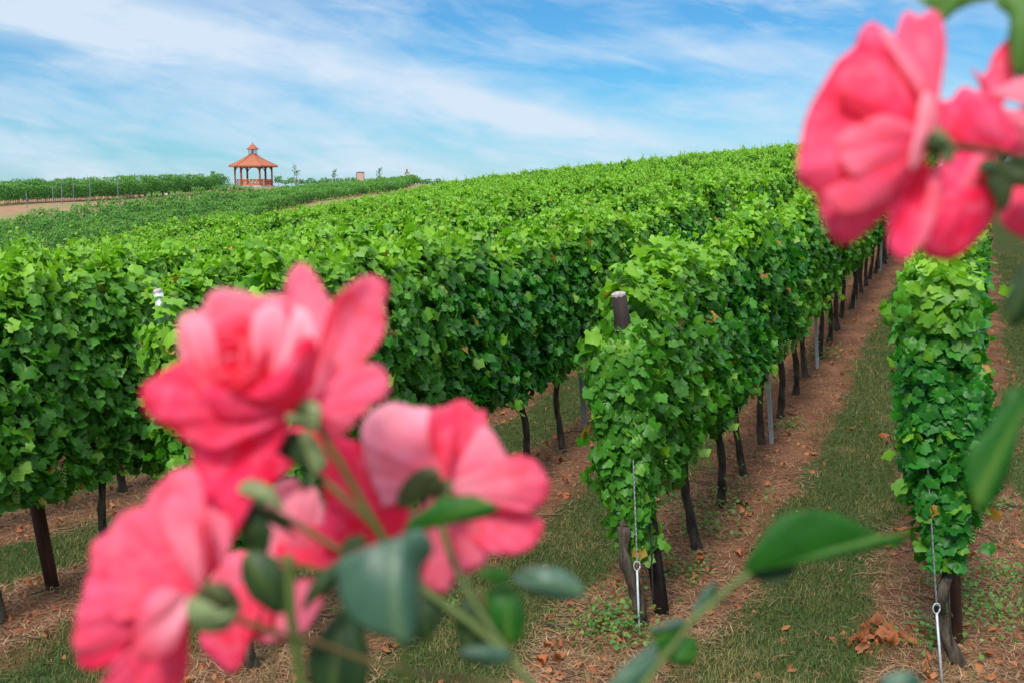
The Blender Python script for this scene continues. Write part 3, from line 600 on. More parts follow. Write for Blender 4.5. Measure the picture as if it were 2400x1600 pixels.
# ------------------------------------------------------------------ gazebo
def gazebo():
    root = bpy.data.objects.new('gazebo', None); COL.objects.link(root); zb = hz(GAZ[0], GAZ[1]); root.location = (GAZ[0], GAZ[1], zb)
    tag(root, 'red-roofed wooden gazebo with a small cupola on the skyline', 'gazebo')
    ph = R(27.5); Rp = 2.47; Re = 3.3; he, hr, hc0, hc1 = 2.75, 4.35, 5.0, 5.78
    ang = [ph + R(60) * k for k in range(6)]
    def P(r, a, z): return (r * math.sin(a), r * math.cos(a), z)
    b = MB(); vs = [P(Rp + .35, a, -1.0) for a in ang] + [P(Rp + .35, a, .12) for a in ang]
    b.add(vs, [tuple(range(6, 12))[::-1]] + [(k, (k + 1) % 6, 6 + (k + 1) % 6, 6 + k) for k in range(6)]); b.build('base_slab', M_CONC, root)
    for a in ang:
        m_ = MB(); x, y, _ = P(Rp, a, 0); m_.box((x, y, .12 + (he - .12) / 2), (.2, .2, he - .12), rz=-a); o = m_.build('post', M_GWOOD, root)
        br = MB()
        for k in (-1, 1):
            dxy = np.array(P(Rp, a + k * R(60), 0)) - np.array(P(Rp, a, 0)); dxy /= np.linalg.norm(dxy)
            br.tube([np.array((x, y, he - .75)) + dxy * .05, np.array((x, y, he - .4)) + dxy * .22, np.array((x, y, he - .1)) + dxy * .65], .065, 6)
        br.build('brace', M_GWOOD, root)
    bm_ = MB()
    for k in range(6):
        p0, p1 = np.array(P(Rp, ang[k], he - .09)), np.array(P(Rp, ang[(k + 1) % 6], he - .09)); bm_.tube([p0, p1], .12, 4)
    bm_.build('ring_beam', M_GWOOD, root)
    rf = MB(); lo = [P(Re, a, he) for a in ang]; lo2 = [P(Re, a, he - .16) for a in ang]; md = [P(Re * .5, a, he + (hr - he) * .47) for a in ang]; hi = [P(.28, a, hr) for a in ang]; inn = [P(Re - .6, a, he - .05) for a in ang]
    vs = lo + lo2 + md + hi + inn; fs = []
    for k in range(6):
        j = (k + 1) % 6; fs += [(k, j, 12 + j, 12 + k), (12 + k, 12 + j, 18 + j, 18 + k), (6 + k, 6 + j, j, k), (24 + k, 24 + j, 6 + j, 6 + k)]
    fs.append(tuple(18 + k for k in range(6))); fs.append(tuple(24 + k for k in range(6))[::-1])
    rf.add(vs, fs); ro = rf.build('roof', M_TERRA, root)
    hp = MB()
    for a in ang: hp.tube([P(Re + .02, a, he + .02), P(Re * .5, a, he + (hr - he) * .47 + .03), P(.28, a, hr + .03)], .05, 6)
    hp.build('ridge_caps', M_TERRA, ro)
    cps = MB()
    for a in ang: cps.tube([P(.54, a, hr - .35), P(.54, a, hc0)], .045, 6)
    cps.tube([(0, 0, hr - .1), (0, 0, hc0)], .10, 8); cps.build('cupola_posts', M_GWOOD, root)
    cr = MB(); vs = [P(.85, a, hc0) for a in ang] + [P(.85, a, hc0 - .07) for a in ang] + [(0, 0, hc1), (0, 0, hc0 - .02)]
    fs = []
    for k in range(6): j = (k + 1) % 6; fs += [(k, j, 12), (6 + k, 6 + j, j, k), (13, 6 + j, 6 + k)]
    cr.add(vs, fs); cr.build('cupola_roof', M_TERRA, root)
    fn = MB(); fn.tube([(0, 0, hc1 - .05), (0, 0, hc1 + .06), (0, 0, hc1 + .12)], [.05, .05, .01], 8); fn.build('finial', M_GWOOD, root)
    for k in range(6):
        if k == 3: continue       # the entrance, on the far side
        j = (k + 1) % 6; p0, p1 = np.array(P(Rp, ang[k], 0)), np.array(P(Rp, ang[j], 0)); rl = MB()
        for z in (.22, .92): rl.tube([p0 + [0, 0, z], p1 + [0, 0, z]], .05, 4)
        n_ = 5
        for q in range(n_):
            a0, a1 = p0 + (p1 - p0) * q / n_, p0 + (p1 - p0) * (q + 1) / n_
            rl.tube([a0 + [0, 0, .22], a1 + [0, 0, .92]], .045, 4); rl.tube([a0 + [0, 0, .92], a1 + [0, 0, .22]], .045, 4); rl.tube([a1 + [0, 0, .22], a1 + [0, 0, .92]], .04, 4)
        rl.build('lattice_railing', M_RAIL, root)
gazebo()
# info board, panel
def board():
    root = bpy.data.objects.new('notice_board', None); COL.objects.link(root); root.location = (BRD[0], BRD[1], hz(BRD[0], BRD[1])); root.rotation_euler = (0, 0, .12)
    tag(root, 'tall rose-brown notice board with a dark frame on the skyline right of the gazebo', 'board')
    a = MB(); a.box((0, 0, .95), (.86, .08, 1.9)); a.build('panel', M_BOARD, root)
    a = MB(); a.box((0, .02, 1.93), (1.02, .22, .06)); a.box((.465, .02, 1.0), (.06, .16, 1.86)); a.box((-.465, .02, .9), (.06, .16, 1.86 * .98)); a.build('frame', M_WOOD, root)
    root = bpy.data.objects.new('sign_panel', None); COL.objects.link(root); root.location = (PNL[0], PNL[1], hz(PNL[0], PNL[1])); root.rotation_euler = (0, .05, -.1)
    tag(root, 'tilted silver sign panel on two legs standing among the skyline vines', 'sign')
    a = MB(); a.box((0, 0, 1.5), (1.2, .05, 1.15)); pn = a.build('panel', M_PANEL, root)
    a = MB(); a.box((-.02, -.035, 1.67), (.2, .012, .4), rz=0); a.box((.1, -.038, 1.43), (.5, .012, .12)); a.box((-.2, -.036, 1.30), (.14, .012, .3)); a.build('picture', M_DARK, pn)
    for sx_ in (-.52, .52):
        a = MB(); a.box((sx_, .05, .8), (.06, .045, 1.9)); a.build('leg', M_STEEL, root)
board()
# young staked trees on the skyline
def young_tree(px, base_y, top_y, Y, label, seed):
    random.seed(seed); b = wp(px, base_y, Y); z = hz(b[0], b[1]); t_ = wp(px, top_y, Y)[2]; h = t_ - z
    root = bpy.data.objects.new('young_tree', None); COL.objects.link(root); root.location = (b[0], b[1], z); tag(root, label, 'tree', 'young trees on the skyline')
    tr = MB(); tr.tube([(0, 0, -.1), (.03, 0, h * .5), (-.03, 0, h * .95)], [.05, .035, .015], 6)
    pts = []
    for q in range(11):
        z0 = h * random.uniform(.5, .85); a = random.uniform(0, 6.28); L = random.uniform(.25, .62) * h * .32
        e = np.array([L * math.cos(a), L * math.sin(a), z0 + L * random.uniform(.5, 1.2)]); tr.tube([(0, 0, z0), e], [.018, .006], 4)
        for _ in range(9): pts.append(np.array([0, 0, z0]) + (e - [0, 0, z0]) * random.uniform(.3, 1.1) + np.array([random.gauss(0, .06) for _ in range(3)]))
    tr.build('trunk', M_BARK, root)
    P_ = np.array(pts); n_ = len(P_); v, f, c = leaves(P_, rng.normal(0, 1, (n_, 3)), rng.normal(0, 1, (n_, 3)), rng.uniform(.09, .17, n_), np.zeros(n_), 'hex')
    link('crown', mesh('crown', v, f, M_LEAFFAR, False, None, c), root)
    for sx_ in (-.22, .24):
        s_ = MB(); s_.tube([(sx_, .05, -.1), (sx_, .05, h * .55)], .035, 5); s_.build('stake', M_STEEL, root)
young_tree(501, 436, 398, 152, 'small sparse young tree left of the gazebo', 1)
young_tree(695, 436, 386, 148, 'tallest sparse young tree just right of the gazebo', 2)
young_tree(783, 436, 395, 146, 'sparse young tree between the gazebo and the brown board', 3)
young_tree(890, 436, 394, 144, 'sparse young tree between the brown board and the silver panel', 4)
random.seed(11)
# ------------------------------------------------------------------ ground cover
def rnd_ground(n, y0=4.6, y1=24, bias=1.6):
    y = y0 + (y1 - y0) * rng.uniform(0, 1, n) ** bias; x = rng.uniform(-.5, .5, n) * y + rng.uniform(-.3, .3, n); return x, y
def aisle(x, y): return np.abs(np.mod((to_t(x, y) - T0) / SP + 1000 + .13 * np.sin(1.7 * y + 2 * x) * .6, 1) - .5)   # 0 mid-aisle, .5 under vines
def blades(x, y, L, wd, young, lean=.5, flat=False):
    n = len(x); z = Hn(x, y); a = rng.uniform(0, 6.28, n)
    if flat: d = np.stack([np.cos(a), np.sin(a), rng.uniform(-.02, .35, n)], -1)
    else: d = np.stack([np.cos(a) * lean * rng.uniform(.1, 1.6, n), np.sin(a) * lean * rng.uniform(.1, 1.6, n), np.ones(n)], -1)
    d /= np.linalg.norm(d, axis=1, keepdims=True); p = np.stack([x, y, z], -1) + (np.array([0, 0, .006]) if flat else 0)
    sd_ = np.stack([-np.sin(a), np.cos(a), np.zeros(n)], -1) * wd[:, None]; mid = p + d * L[:, None] * .55; tipp = p + d * L[:, None] + np.stack([np.cos(a), np.sin(a), -np.ones(n) * .4], -1) * L[:, None] * .18
    V = np.stack([p - sd_, p + sd_, mid + sd_ * .8, mid - sd_ * .8, tipp], 1).reshape(-1, 3); b = (np.arange(n) * 5)[:, None, None]
    Fc = (np.array([[0, 1, 2], [0, 2, 3], [3, 2, 4]])[None] + b).reshape(-1, 3)
    C = np.stack([np.repeat(young, 5), np.repeat(rng.uniform(0, 1, n), 5), np.ones(n * 5)], -1); return V, Fc, C
def cover(parts, name, mat, label, cat):
    vs, fs, cs = [], [], []; b = 0
    for v, f, c in parts: vs.append(v); fs.append(f + b); cs.append(c); b += len(v)
    return tag(link(name, mesh(name, np.concatenate(vs), np.concatenate(fs), mat, False, None, np.concatenate(cs))), label, cat, None, 'stuff')
patch = lambda x, y: np.sin(3.1 * x + 1.3 * y) * np.sin(2.2 * y - 1.1 * x) * .5 + .5
x, y = rnd_ground(420000); k = (aisle(x, y) < .235 + rng.normal(0, .02, len(x))) & (rng.uniform(0, 1, len(x)) < .9); x, y = x[k], y[k]
dry = np.clip(patch(x, y) * .9 + .4 * patch(x * 2.7 + 1, y * 2.3) + rng.normal(0, .3, len(x)) - .52, 0, 1)
gsz = 1 + .05 * (y - 5)
p1 = blades(x, y, rng.uniform(.022, .06, len(x)) * gsz ** .3, rng.uniform(.0012, .0026, len(x)) * gsz, dry, .9)
x, y = rnd_ground(30000, 4.5, 14, 1.2); k = aisle(x, y) > .22; x, y = x[k], y[k]; k = patch(x * 1.7, y * 1.3 + 4) > .72; x, y = x[k], y[k]
p2 = blades(x, y, rng.uniform(.03, .09, len(x)), rng.uniform(.0015, .003, len(x)), rng.uniform(0, .8, len(x)), .8)
cover([p1, p2], 'grass', M_GRASS, 'short dull green grass strips between the vine rows', 'grass')
x, y = rnd_ground(260000, 4.6, 24, 1.5); a_ = aisle(x, y); k = (a_ > .215) | (rng.uniform(0, 1, len(x)) < .06); x, y = x[k], y[k]
k = rng.uniform(0, 1, len(x)) < .35 + .65 * patch(x * 2.1, y * 1.7); x, y = x[k], y[k]
p3 = blades(x, y, rng.uniform(.02, .12, len(x)), rng.uniform(.0012, .0032, len(x)), np.clip(rng.normal(.35, .35, len(x)), 0, 1), flat=True)
cover([p3], 'straw', M_STRAW, 'dry straw and stems lying on the brown earth under the vines', 'straw')
x, y = rnd_ground(11000, 4.6, 26, 1.5); a_ = aisle(x, y); pr = np.where(a_ > .24, .55, .07) * (.25 + 1.1 * patch(x * 1.3 + 2, y * .9)); k = rng.uniform(0, 1, len(x)) < pr; x, y = x[k], y[k]; n_ = len(x)
L1 = leaves(np.stack([x, y, Hn(x, y) + rng.uniform(.01, .03, n_)], -1), rng.normal(0, .45, (n_, 3)) + [0, 0, 1], rng.normal(0, 1, (n_, 3)), rng.uniform(.02, .06, n_), rng.uniform(0, .8, n_), 'lobed', 1.5)
hp_ = wp(2055, 1563, 5.95); n2_ = 60; hx = hp_[0] + rng.normal(0, .10, n2_); hy = 5.95 + rng.normal(0, .08, n2_)
L2 = leaves(np.stack([hx, hy, Hn(hx, hy) + rng.uniform(.01, .035, n2_)], -1), rng.normal(0, .6, (n2_, 3)) + [0, 0, .8], rng.normal(0, 1, (n2_, 3)), rng.uniform(.03, .075, n2_), rng.uniform(.0, .7, n2_), 'lobed', 1.8)
cover([L1, L2], 'fallen_leaves', M_DEAD, 'rust red dry leaves scattered and heaped on the ground', 'fallen leaves')
# twigs
tw = MB()
for _ in range(420):
    y = 4.8 + 13 * random.random() ** 1.5; x = random.uniform(-.5, .5) * y
    if float(aisle(np.array([x]), np.array([y]))[0]) < .25: continue
    a = random.uniform(0, 6.28); L = random.uniform(.08, .38); pts = []
    for q in range(5):
        xx = x + math.cos(a) * L * q / 4 + random.gauss(0, .012); yy = y + math.sin(a) * L * q / 4 + random.gauss(0, .012); pts.append((xx, yy, hz(xx, yy) + .012 + random.uniform(0, .02)))
    tw.tube(pts, [.005, .0045, .004, .0035, .002], 5, random.choice([0, 0, 1]))
tag(tw.build('twigs', [M_BARK, M_STRAW], None, True), 'pruned twigs lying on the earth between the vines', 'twigs', None, 'stuff')
# weeds
parts = []
spots = [(1690, 1215, 8.2, .2), (1640, 1250, 7.7, .14), (1600, 1390, 6.9, .1), (2260, 1480, 6.6, .13), (2310, 1500, 6.3, .12), (2350, 1420, 6.8, .1), (1450, 1520, 6.2, .12), (1470, 1580, 5.9, .12), (1000, 1330, 7.4, .1), (1140, 1310, 7.6, .1),
         (880, 1530, 6.2, .12), (1030, 1495, 6.4, .08), (2240, 1300, 8, .12), (2180, 1585, 5.9, .12), (2330, 1280, 8.2, .08), (1930, 800, 13.5, .15), (1850, 1000, 10.5, .08), (1400, 1580, 6, .12), (560, 1590, 5.9, .1), (2290, 1560, 6.1, .14)]
for px, py, Y, sp_ in spots:
    b = wp(px, py, Y); n_ = int(170 * (sp_ / .12)); x = b[0] + rng.normal(0, sp_, n_); y = Y + rng.normal(0, sp_, n_); h = np.abs(rng.normal(0, .07, n_)) * (sp_ / .12) + .01
    parts.append(leaves(np.stack([x, y, Hn(x, y) + h], -1), rng.normal(0, .5, (n_, 3)) + [0, 0, 1], rng.normal(0, 1, (n_, 3)), rng.uniform(.014, .034, n_), np.clip(rng.normal(.15, .25, n_), 0, 1), 'hex'))
cover(parts, 'weeds', M_WEED, 'low green weeds growing on the bare earth by the trunks', 'weeds')
# ------------------------------------------------------------------ roses close to the camera
def spl(pts, n):
    P = np.array(smoothpath(pts, 8)); d = np.r_[0, np.cumsum(np.linalg.norm(np.diff(P[:, :2], axis=0), axis=1))]; u = np.linspace(0, d[-1], n)
    return np.stack([np.interp(u, d, P[:, i]) for i in range(P.shape[1])], -1)
def fan(base, rim, cup=.0, ripple=.0, na=14, nb=36, curl=0.0, pale=(.35, .0), seed=0):
    """A petal or leaf blade growing from a base point to a rim; every point has its own depth in metres."""
    rr = random.Random(seed); rim = [(p[0], p[1], p[2] if len(p) > 2 else 0.0) for p in rim]
    Rm = spl(rim, nb); V = []; C = []; bx, by, bd = base; ph = rr.uniform(0, 6.28)
    for i in range(na):
        a = i / (na - 1)
        for j in range(nb):
            b = j / (nb - 1); ae = a
            px = bx + (Rm[j, 0] - bx) * ae; py = by + (Rm[j, 1] - by) * ae
            d = bd + Rm[j, 2] * ae ** 1.3 + cup * math.sin(math.pi * min(a, 1)) * (.5 + .5 * math.sin(math.pi * b)) + curl * max(0, a - .8) ** 1.5 * 11
            d += ripple * a * a * math.sin(b * 11 + ph) + ripple * .5 * a * math.sin(b * 23 + a * 4 + ph) + ripple * .45 * a * a * math.sin(b * 49 + 3 * ph) + cup * .5 * (abs(2 * b - 1) ** 2) * a * -1
            V.append(cp(px, py, d)); edge = abs(2 * b - 1)
            C.append((min(1, max(0, pale[0] * (1 - a) + pale[1] * a)), a, edge))
    idx_ = np.arange(na * nb).reshape(na, nb)
    Fc = [(idx_[i, j], idx_[i + 1, j], idx_[i + 1, j + 1], idx_[i, j + 1]) for i in range(na - 1) for j in range(nb - 1)]
    return np.array(V), Fc, np.array(C)
def add_fan(name, mat, parent, thick, *a, **k):
    V, Fc, C = fan(*a, **k); o = link(name, mesh(name, V, [tuple(map(int, q)) for q in Fc], mat, True, None, C), parent)
    so_ = o.modifiers.new('thickness', 'SOLIDIFY'); so_.thickness = thick * .4; so_.offset = 0
    return o
def core(parent, C0, axis, R0, hgt, n, pale, seed, twist=0.0):
    """whorl of inner petals around an axis"""
    rr = random.Random(seed); ax = np.array(axis, float); ax /= np.linalg.norm(ax); e1 = np.cross(ax, [0.2, .5, .84]); e1 /= np.linalg.norm(e1); e2 = np.cross(ax, e1)
    for k in range(n):
        f = (k + 1) / n; r = R0 * (.10 + .9 * f ** .85); phi = k * 2.4 + rr.uniform(-.2, .2) + twist; wd = 1.15 - .2 * f; V = []; Cc = []; na, nb = 12, 20; hh = hgt * (.80 + .1 * rr.random() - .12 * f)
        for i in range(na):
            a = i / (na - 1)
            for j in range(nb):
                b = -1 + 2 * j / (nb - 1); am = a * (1 - .28 * abs(b) ** 2.5)
                prof = .35 + .75 * math.sin(min(1, am * 1.25) * math.pi / 2) - (.30 * (1 - f)) * am ** 3 + .45 * f * max(0, am - .7)
                q = phi + b * wd * (1 - .15 * a); rad = r * prof * (1 + .05 * math.sin(5 * b + k)) * (1 + .10 * abs(b))
                V.append(C0 + ax * (hh * am) + rad * (math.cos(q) * e1 + math.sin(q) * e2)); Cc.append((pale * (.3 + .7 * rr.random() * a) if False else pale * (.25 + .6 * a), a, abs(b)))
        idx_ = np.arange(na * nb).reshape(na, nb); Fc = [tuple(int(t_) for t_ in (idx_[i, j], idx_[i + 1, j], idx_[i + 1, j + 1], idx_[i, j + 1])) for i in range(na - 1) for j in range(nb - 1)]
        o = link('petal', mesh('petal', V, Fc, M_PETAL, True, None, np.array(Cc)), parent); m_ = o.modifiers.new('thickness', 'SOLIDIFY'); m_.thickness = .0002
def stem(parent, pts, w_px, mat, name='stem'):
    pp = [cp(*p) for p in smoothpath([(a, b, c) for a, b, c in pts], 6)]; d0 = pts[0][2]
    mb = MB(); mb.tube(pp, [w_px * d0 / FPX / 2] * len(pp), 12); return mb.build(name, mat, parent, True)
def bud(parent, px, py, d, r_px, L_px, ang, mat, name='calyx'):
    """swollen green base of a bloom: ang is the direction it points in the picture plane, in degrees"""
    mb = MB(); a = R(ang); pts = []; rad = []
    for q in range(11):
        f = q / 10; pts.append(cp(px + math.cos(a) * L_px * (f - .5), py - math.sin(a) * L_px * (f - .5), d)); rad.append(r_px * d / FPX * (math.sin(math.pi * (.06 + .80 * f)) ** .7))
    mb.tube(pts, rad, 20); return mb.build(name, mat, parent, True)
def petals(bloom, lst, seed=0):
    for i, p in enumerate(lst):
        base, rim = p[0], p[1]; kw = dict(p[2]) if len(p) > 2 else {}
        add_fan('petal', M_PETAL, bloom, .0005, base, rim, seed=seed + i, **kw)
def bush(name, loc, label, cat):
    o = bpy.data.objects.new(name, None); COL.objects.link(o); tag(o, label, cat); return o    # children carry world coordinates
def bloom_(parent, label=None):
    o = bpy.data.objects.new('bloom', None); COL.objects.link(o); o.parent = parent
    if label: o['label'] = label
    return o
B1 = bush('rose_bush', None, 'flowering rose bush with coral pink blooms filling the lower left foreground', 'rose bush')
# --- top bloom
T = bloom_(B1, 'top pink rose seen from its right side')
b0 = (712, 950, .375)
petals(T, [
    (b0, [(676, 760, .002), (668, 690, .004), (680, 639, .006), (707, 616, .007), (735, 639, .007), (759, 683, .006), (773, 712, .005), (785, 800, .003)], dict(cup=.004, ripple=.001, pale=(.75, .25))),
    (b0, [(762, 760, .0), (775, 715, .0), (798, 687, -.002), (838, 655, -.004), (878, 647, -.005), (905, 667, -.005), (909, 690, -.005), (897, 712, -.004), (903, 750, -.004), (889, 801, -.003), (838, 853, -.002), (790, 890, 0)], dict(cup=.005, ripple=.001, pale=(.5, .12))),
    (b0, [(790, 880, -.003), (838, 853, -.005), (870, 853, -.007), (897, 861, -.008), (911, 896, -.009), (909, 924, -.009), (881, 944, -.008), (846, 975, -.006), (806, 1019, -.004), (766, 1030, 0)], dict(cup=-.003, ripple=.001, pale=(.1, .2))),
    ((640, 935, .372), [(470, 900, -.002), (430, 850, 0), (417, 800, .003), (419, 754, .005), (435, 734, .006), (474, 726, .008), (486, 695, .009), (514, 677, .010), (569, 683, .011), (609, 695, .011), (652, 691, .010), (690, 715, .008), (705, 790, .004)], dict(cup=.008, ripple=.0012, pale=(.1, .45))),
    ((700, 955, .370), [(560, 862, -.006), (500, 838, -.006), (427, 845, -.004), (356, 888, -.003), (332, 908, -.003), (336, 950, -.003), (356, 979, -.003), (403, 1007, -.003), (439, 1035, -.004), (520, 1050, -.006), (610, 1020, -.005)], dict(cup=-.005, ripple=.001, pale=(.05, .05))),
    ((695, 965, .371), [(445, 1003, .004), (448, 1050, .004), (455, 1110, .004), (462, 1200, .006), (472, 1290, .008), (487, 1350, .010), (515, 1325, .008), (532, 1290, .007), (536, 1211, .004), (585, 1114, .001), (655, 1023, .0)], dict(cup=-.004, ripple=.0008, pale=(0, .0))),
    ((690, 960, .369), [(738, 900, -.004), (745, 830, -.008), (735, 790, -.010), (700, 800, -.012), (670, 850, -.012), (600, 905, -.012), (540, 915, -.012), (500, 900, -.010), (478, 930, -.008), (520, 990, -.006), (600, 1000, -.003)], dict(cup=-.006, ripple=.0012, pale=(.05, .0))),
    ((700, 900, .366), [(655, 850, -.006), (672, 800, -.008), (682, 750, -.008), (700, 720, -.006), (728, 740, -.005), (738, 790, -.006), (742, 850, -.004)], dict(cup=-.004, pale=(.1, .95))),
    ((620, 905, .366), [(596, 850, -.006), (590, 790, -.008), (600, 735, -.006), (640, 712, -.003), (670, 735, -.002), (672, 800, -.004), (664, 865, -.006)], dict(cup=-.004, pale=(.0, .7))),
    ((520, 905, .367), [(478, 880, -.004), (450, 830, -.003), (432, 770, 0), (446, 745, .002), (480, 742, .003), (500, 775, .0), (497, 830, -.004)], dict(cup=-.004, pale=(.0, .55))),
], 10)
core(T, cp(575, 868, .372), (-.35, -.72, .60), .0125, .017, 11, .35, 3)
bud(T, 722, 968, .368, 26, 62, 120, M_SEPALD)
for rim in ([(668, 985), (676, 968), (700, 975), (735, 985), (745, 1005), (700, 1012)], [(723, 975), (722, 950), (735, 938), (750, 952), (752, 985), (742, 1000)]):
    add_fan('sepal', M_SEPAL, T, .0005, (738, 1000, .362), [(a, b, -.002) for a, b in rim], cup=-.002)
# --- left bloom
L_ = bloom_(B1, 'lower left pink rose facing left, cut by the bottom edge')
b1 = (462, 1398, .350)
petals(L_, [
    (b1, [(492, 1345, .0), (492, 1270, .004), (480, 1190, .008), (463, 1105, .012), (430, 1096, .013), (407, 1102, .013), (379, 1129, .012), (350, 1161, .010), (344, 1200, .008), (345, 1290, .004)], dict(cup=.004, ripple=.0012, pale=(.35, .22))),
    (b1, [(430, 1240, .006), (380, 1185, .006), (346, 1186, .005), (318, 1190, .004), (275, 1211, .003), (257, 1244, .002), (222, 1266, .001), (212, 1297, 0), (221, 1340, -.001), (270, 1390, -.002), (340, 1400, 0)], dict(cup=-.004, ripple=.0018, pale=(.1, .18))),
    (b1, [(330, 1270, .0), (270, 1300, -.003), (226, 1330, -.005), (204, 1351, -.006), (196, 1397, -.008), (182, 1429, -.008), (177, 1469, -.008), (170, 1508, -.006), (195, 1540, -.004), (260, 1520, -.003), (340, 1470, -.002)], dict(cup=-.004, ripple=.0018, pale=(.1, .1))),
    ((440, 1410, .356), [(230, 1420, .004), (182, 1490, .006), (180, 1540, .008), (195, 1566, .008), (230, 1566, .008), (271, 1554, .007), (350, 1510, .005)], dict(cup=.003, ripple=.001, pale=(0, .0))),
    ((440, 1410, .352), [(300, 1500, -.004), (262, 1560, -.004), (236, 1605, -.002), (260, 1650, -.002), (330, 1668, -.002), (400, 1650, 0), (440, 1570, .002), (440, 1490, .002)], dict(cup=-.004, ripple=.0012, pale=(0, .12))),
    ((440, 1398, .346), [(405, 1374, -.004), (372, 1375, -.007), (345, 1400, -.010), (322, 1450, -.012), (312, 1500, -.011), (330, 1545, -.010), (380, 1545, -.009), (418, 1510, -.007), (435, 1460, -.005), (440, 1425, -.002)], dict(cup=-.005, ripple=.0006, pale=(.85, .12))),
    ((470, 1380, .347), [(440, 1330, -.004), (400, 1280, -.005), (372, 1210, -.003), (395, 1165, .0), (430, 1165, .002), (462, 1220, .0), (482, 1300, -.002)], dict(cup=-.004, pale=(.6, .18))),
    ((440, 1400, .348), [(360, 1375, -.006), (290, 1340, -.008), (262, 1345, -.009), (245, 1390, -.010), (255, 1440, -.010), (300, 1450, -.009), (360, 1430, -.006)], dict(cup=-.004, ripple=.0008, pale=(.3, .12))),
    ((520, 1330, .356), [(478, 1200, .004), (490, 1190, .004), (520, 1205, .004), (538, 1220, .004), (536, 1290, .003), (510, 1350, 0)], dict(cup=.002, pale=(.3, .35))),
], 40)
bud(L_, 503, 1425, .338, 48, 120, 185, M_SEPAL)
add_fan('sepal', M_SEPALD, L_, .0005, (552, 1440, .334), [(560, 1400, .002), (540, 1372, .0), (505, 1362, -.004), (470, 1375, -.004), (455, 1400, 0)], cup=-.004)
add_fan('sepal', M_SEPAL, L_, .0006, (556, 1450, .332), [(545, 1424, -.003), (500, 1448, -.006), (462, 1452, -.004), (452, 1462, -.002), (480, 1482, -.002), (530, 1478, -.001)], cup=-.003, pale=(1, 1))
# --- right bloom
Rb = bloom_(B1, 'right pink rose with pale inner petals')
b2 = (1040, 1140, .420)
petals(Rb, [
    (b2, [(900, 1190, .002), (860, 1100, .006), (846, 1020, .012), (853, 985, .015), (879, 958, .018), (924, 942, .020), (973, 954, .020), (1004, 955, .018), (1032, 1010, .010)], dict(cup=-.003, ripple=.0014, pale=(.15, .62))),
    (b2, [(1000, 1010, .006), (1010, 960, .008), (1045, 951, .008), (1080, 936, .008), (1107, 949, .008), (1122, 966, .008), (1134, 958, .008), (1138, 989, .007), (1118, 1070, .004)], dict(cup=.004, ripple=.001, pale=(.1, .12))),
    (b2, [(1098, 1040, .002), (1125, 1000, .002), (1142, 1000, .001), (1161, 1021, 0), (1179, 1052, 0), (1187, 1080, 0), (1150, 1110, 0)], dict(cup=-.003, pale=(.2, .45))),
    (b2, [(1125, 1090, -.002), (1160, 1085, -.003), (1187, 1076, -.004), (1214, 1065, -.005), (1259, 1083, -.006), (1286, 1128, -.007), (1286, 1163, -.007), (1259, 1190, -.006), (1232, 1199, -.005), (1140, 1200, -.002)], dict(cup=-.004, ripple=.001, pale=(.6, .1))),
    (b2, [(1140, 1192, 0), (1200, 1205, 0), (1240, 1202, 0), (1272, 1221, 0), (1268, 1253, 0), (1237, 1288, 0), (1187, 1300, 0), (1147, 1293, .001), (1090, 1250, .001)], dict(cup=.003, ripple=.001, pale=(.3, .08))),
    (b2, [(1150, 1260, .003), (1145, 1300, .004), (1120, 1332, .004), (1071, 1351, .004), (1045, 1391, .004), (1010, 1385, .004), (987, 1345, .003), (996, 1302, .003), (950, 1220, .003)], dict(cup=-.002, ripple=.0015, pale=(.3, .3))),
    ((940, 1200, .430), [(770, 1200, .002), (752, 1120, .003), (757, 1060, .004), (785, 1025, .004), (850, 1040, .004), (890, 1075, .004), (905, 1120, .003), (940, 1150, .002)], dict(cup=-.003, pale=(0, .0))),
    ((1040, 1120, .414), [(1020, 1040, -.002), (1035, 985, -.003), (1060, 965, -.003), (1075, 990, -.002), (1070, 1060, 0)], dict(cup=-.002, pale=(.2, .0))),
], 70)
for rim in ([(940, 1195), (929, 1168), (951, 1123), (987, 1096), (1022, 1096), (1031, 1123), (991, 1155)], [(1010, 1190), (1050, 1180), (1062, 1140), (1050, 1115)]):
    add_fan('sepal', M_SEPALD, Rb, .0005, (1035, 1150, .408), [(a, b, -.004) for a, b in rim], cup=-.003)
bud(Rb, 1038, 1158, .412, 22, 70, 90, M_SEPALD)
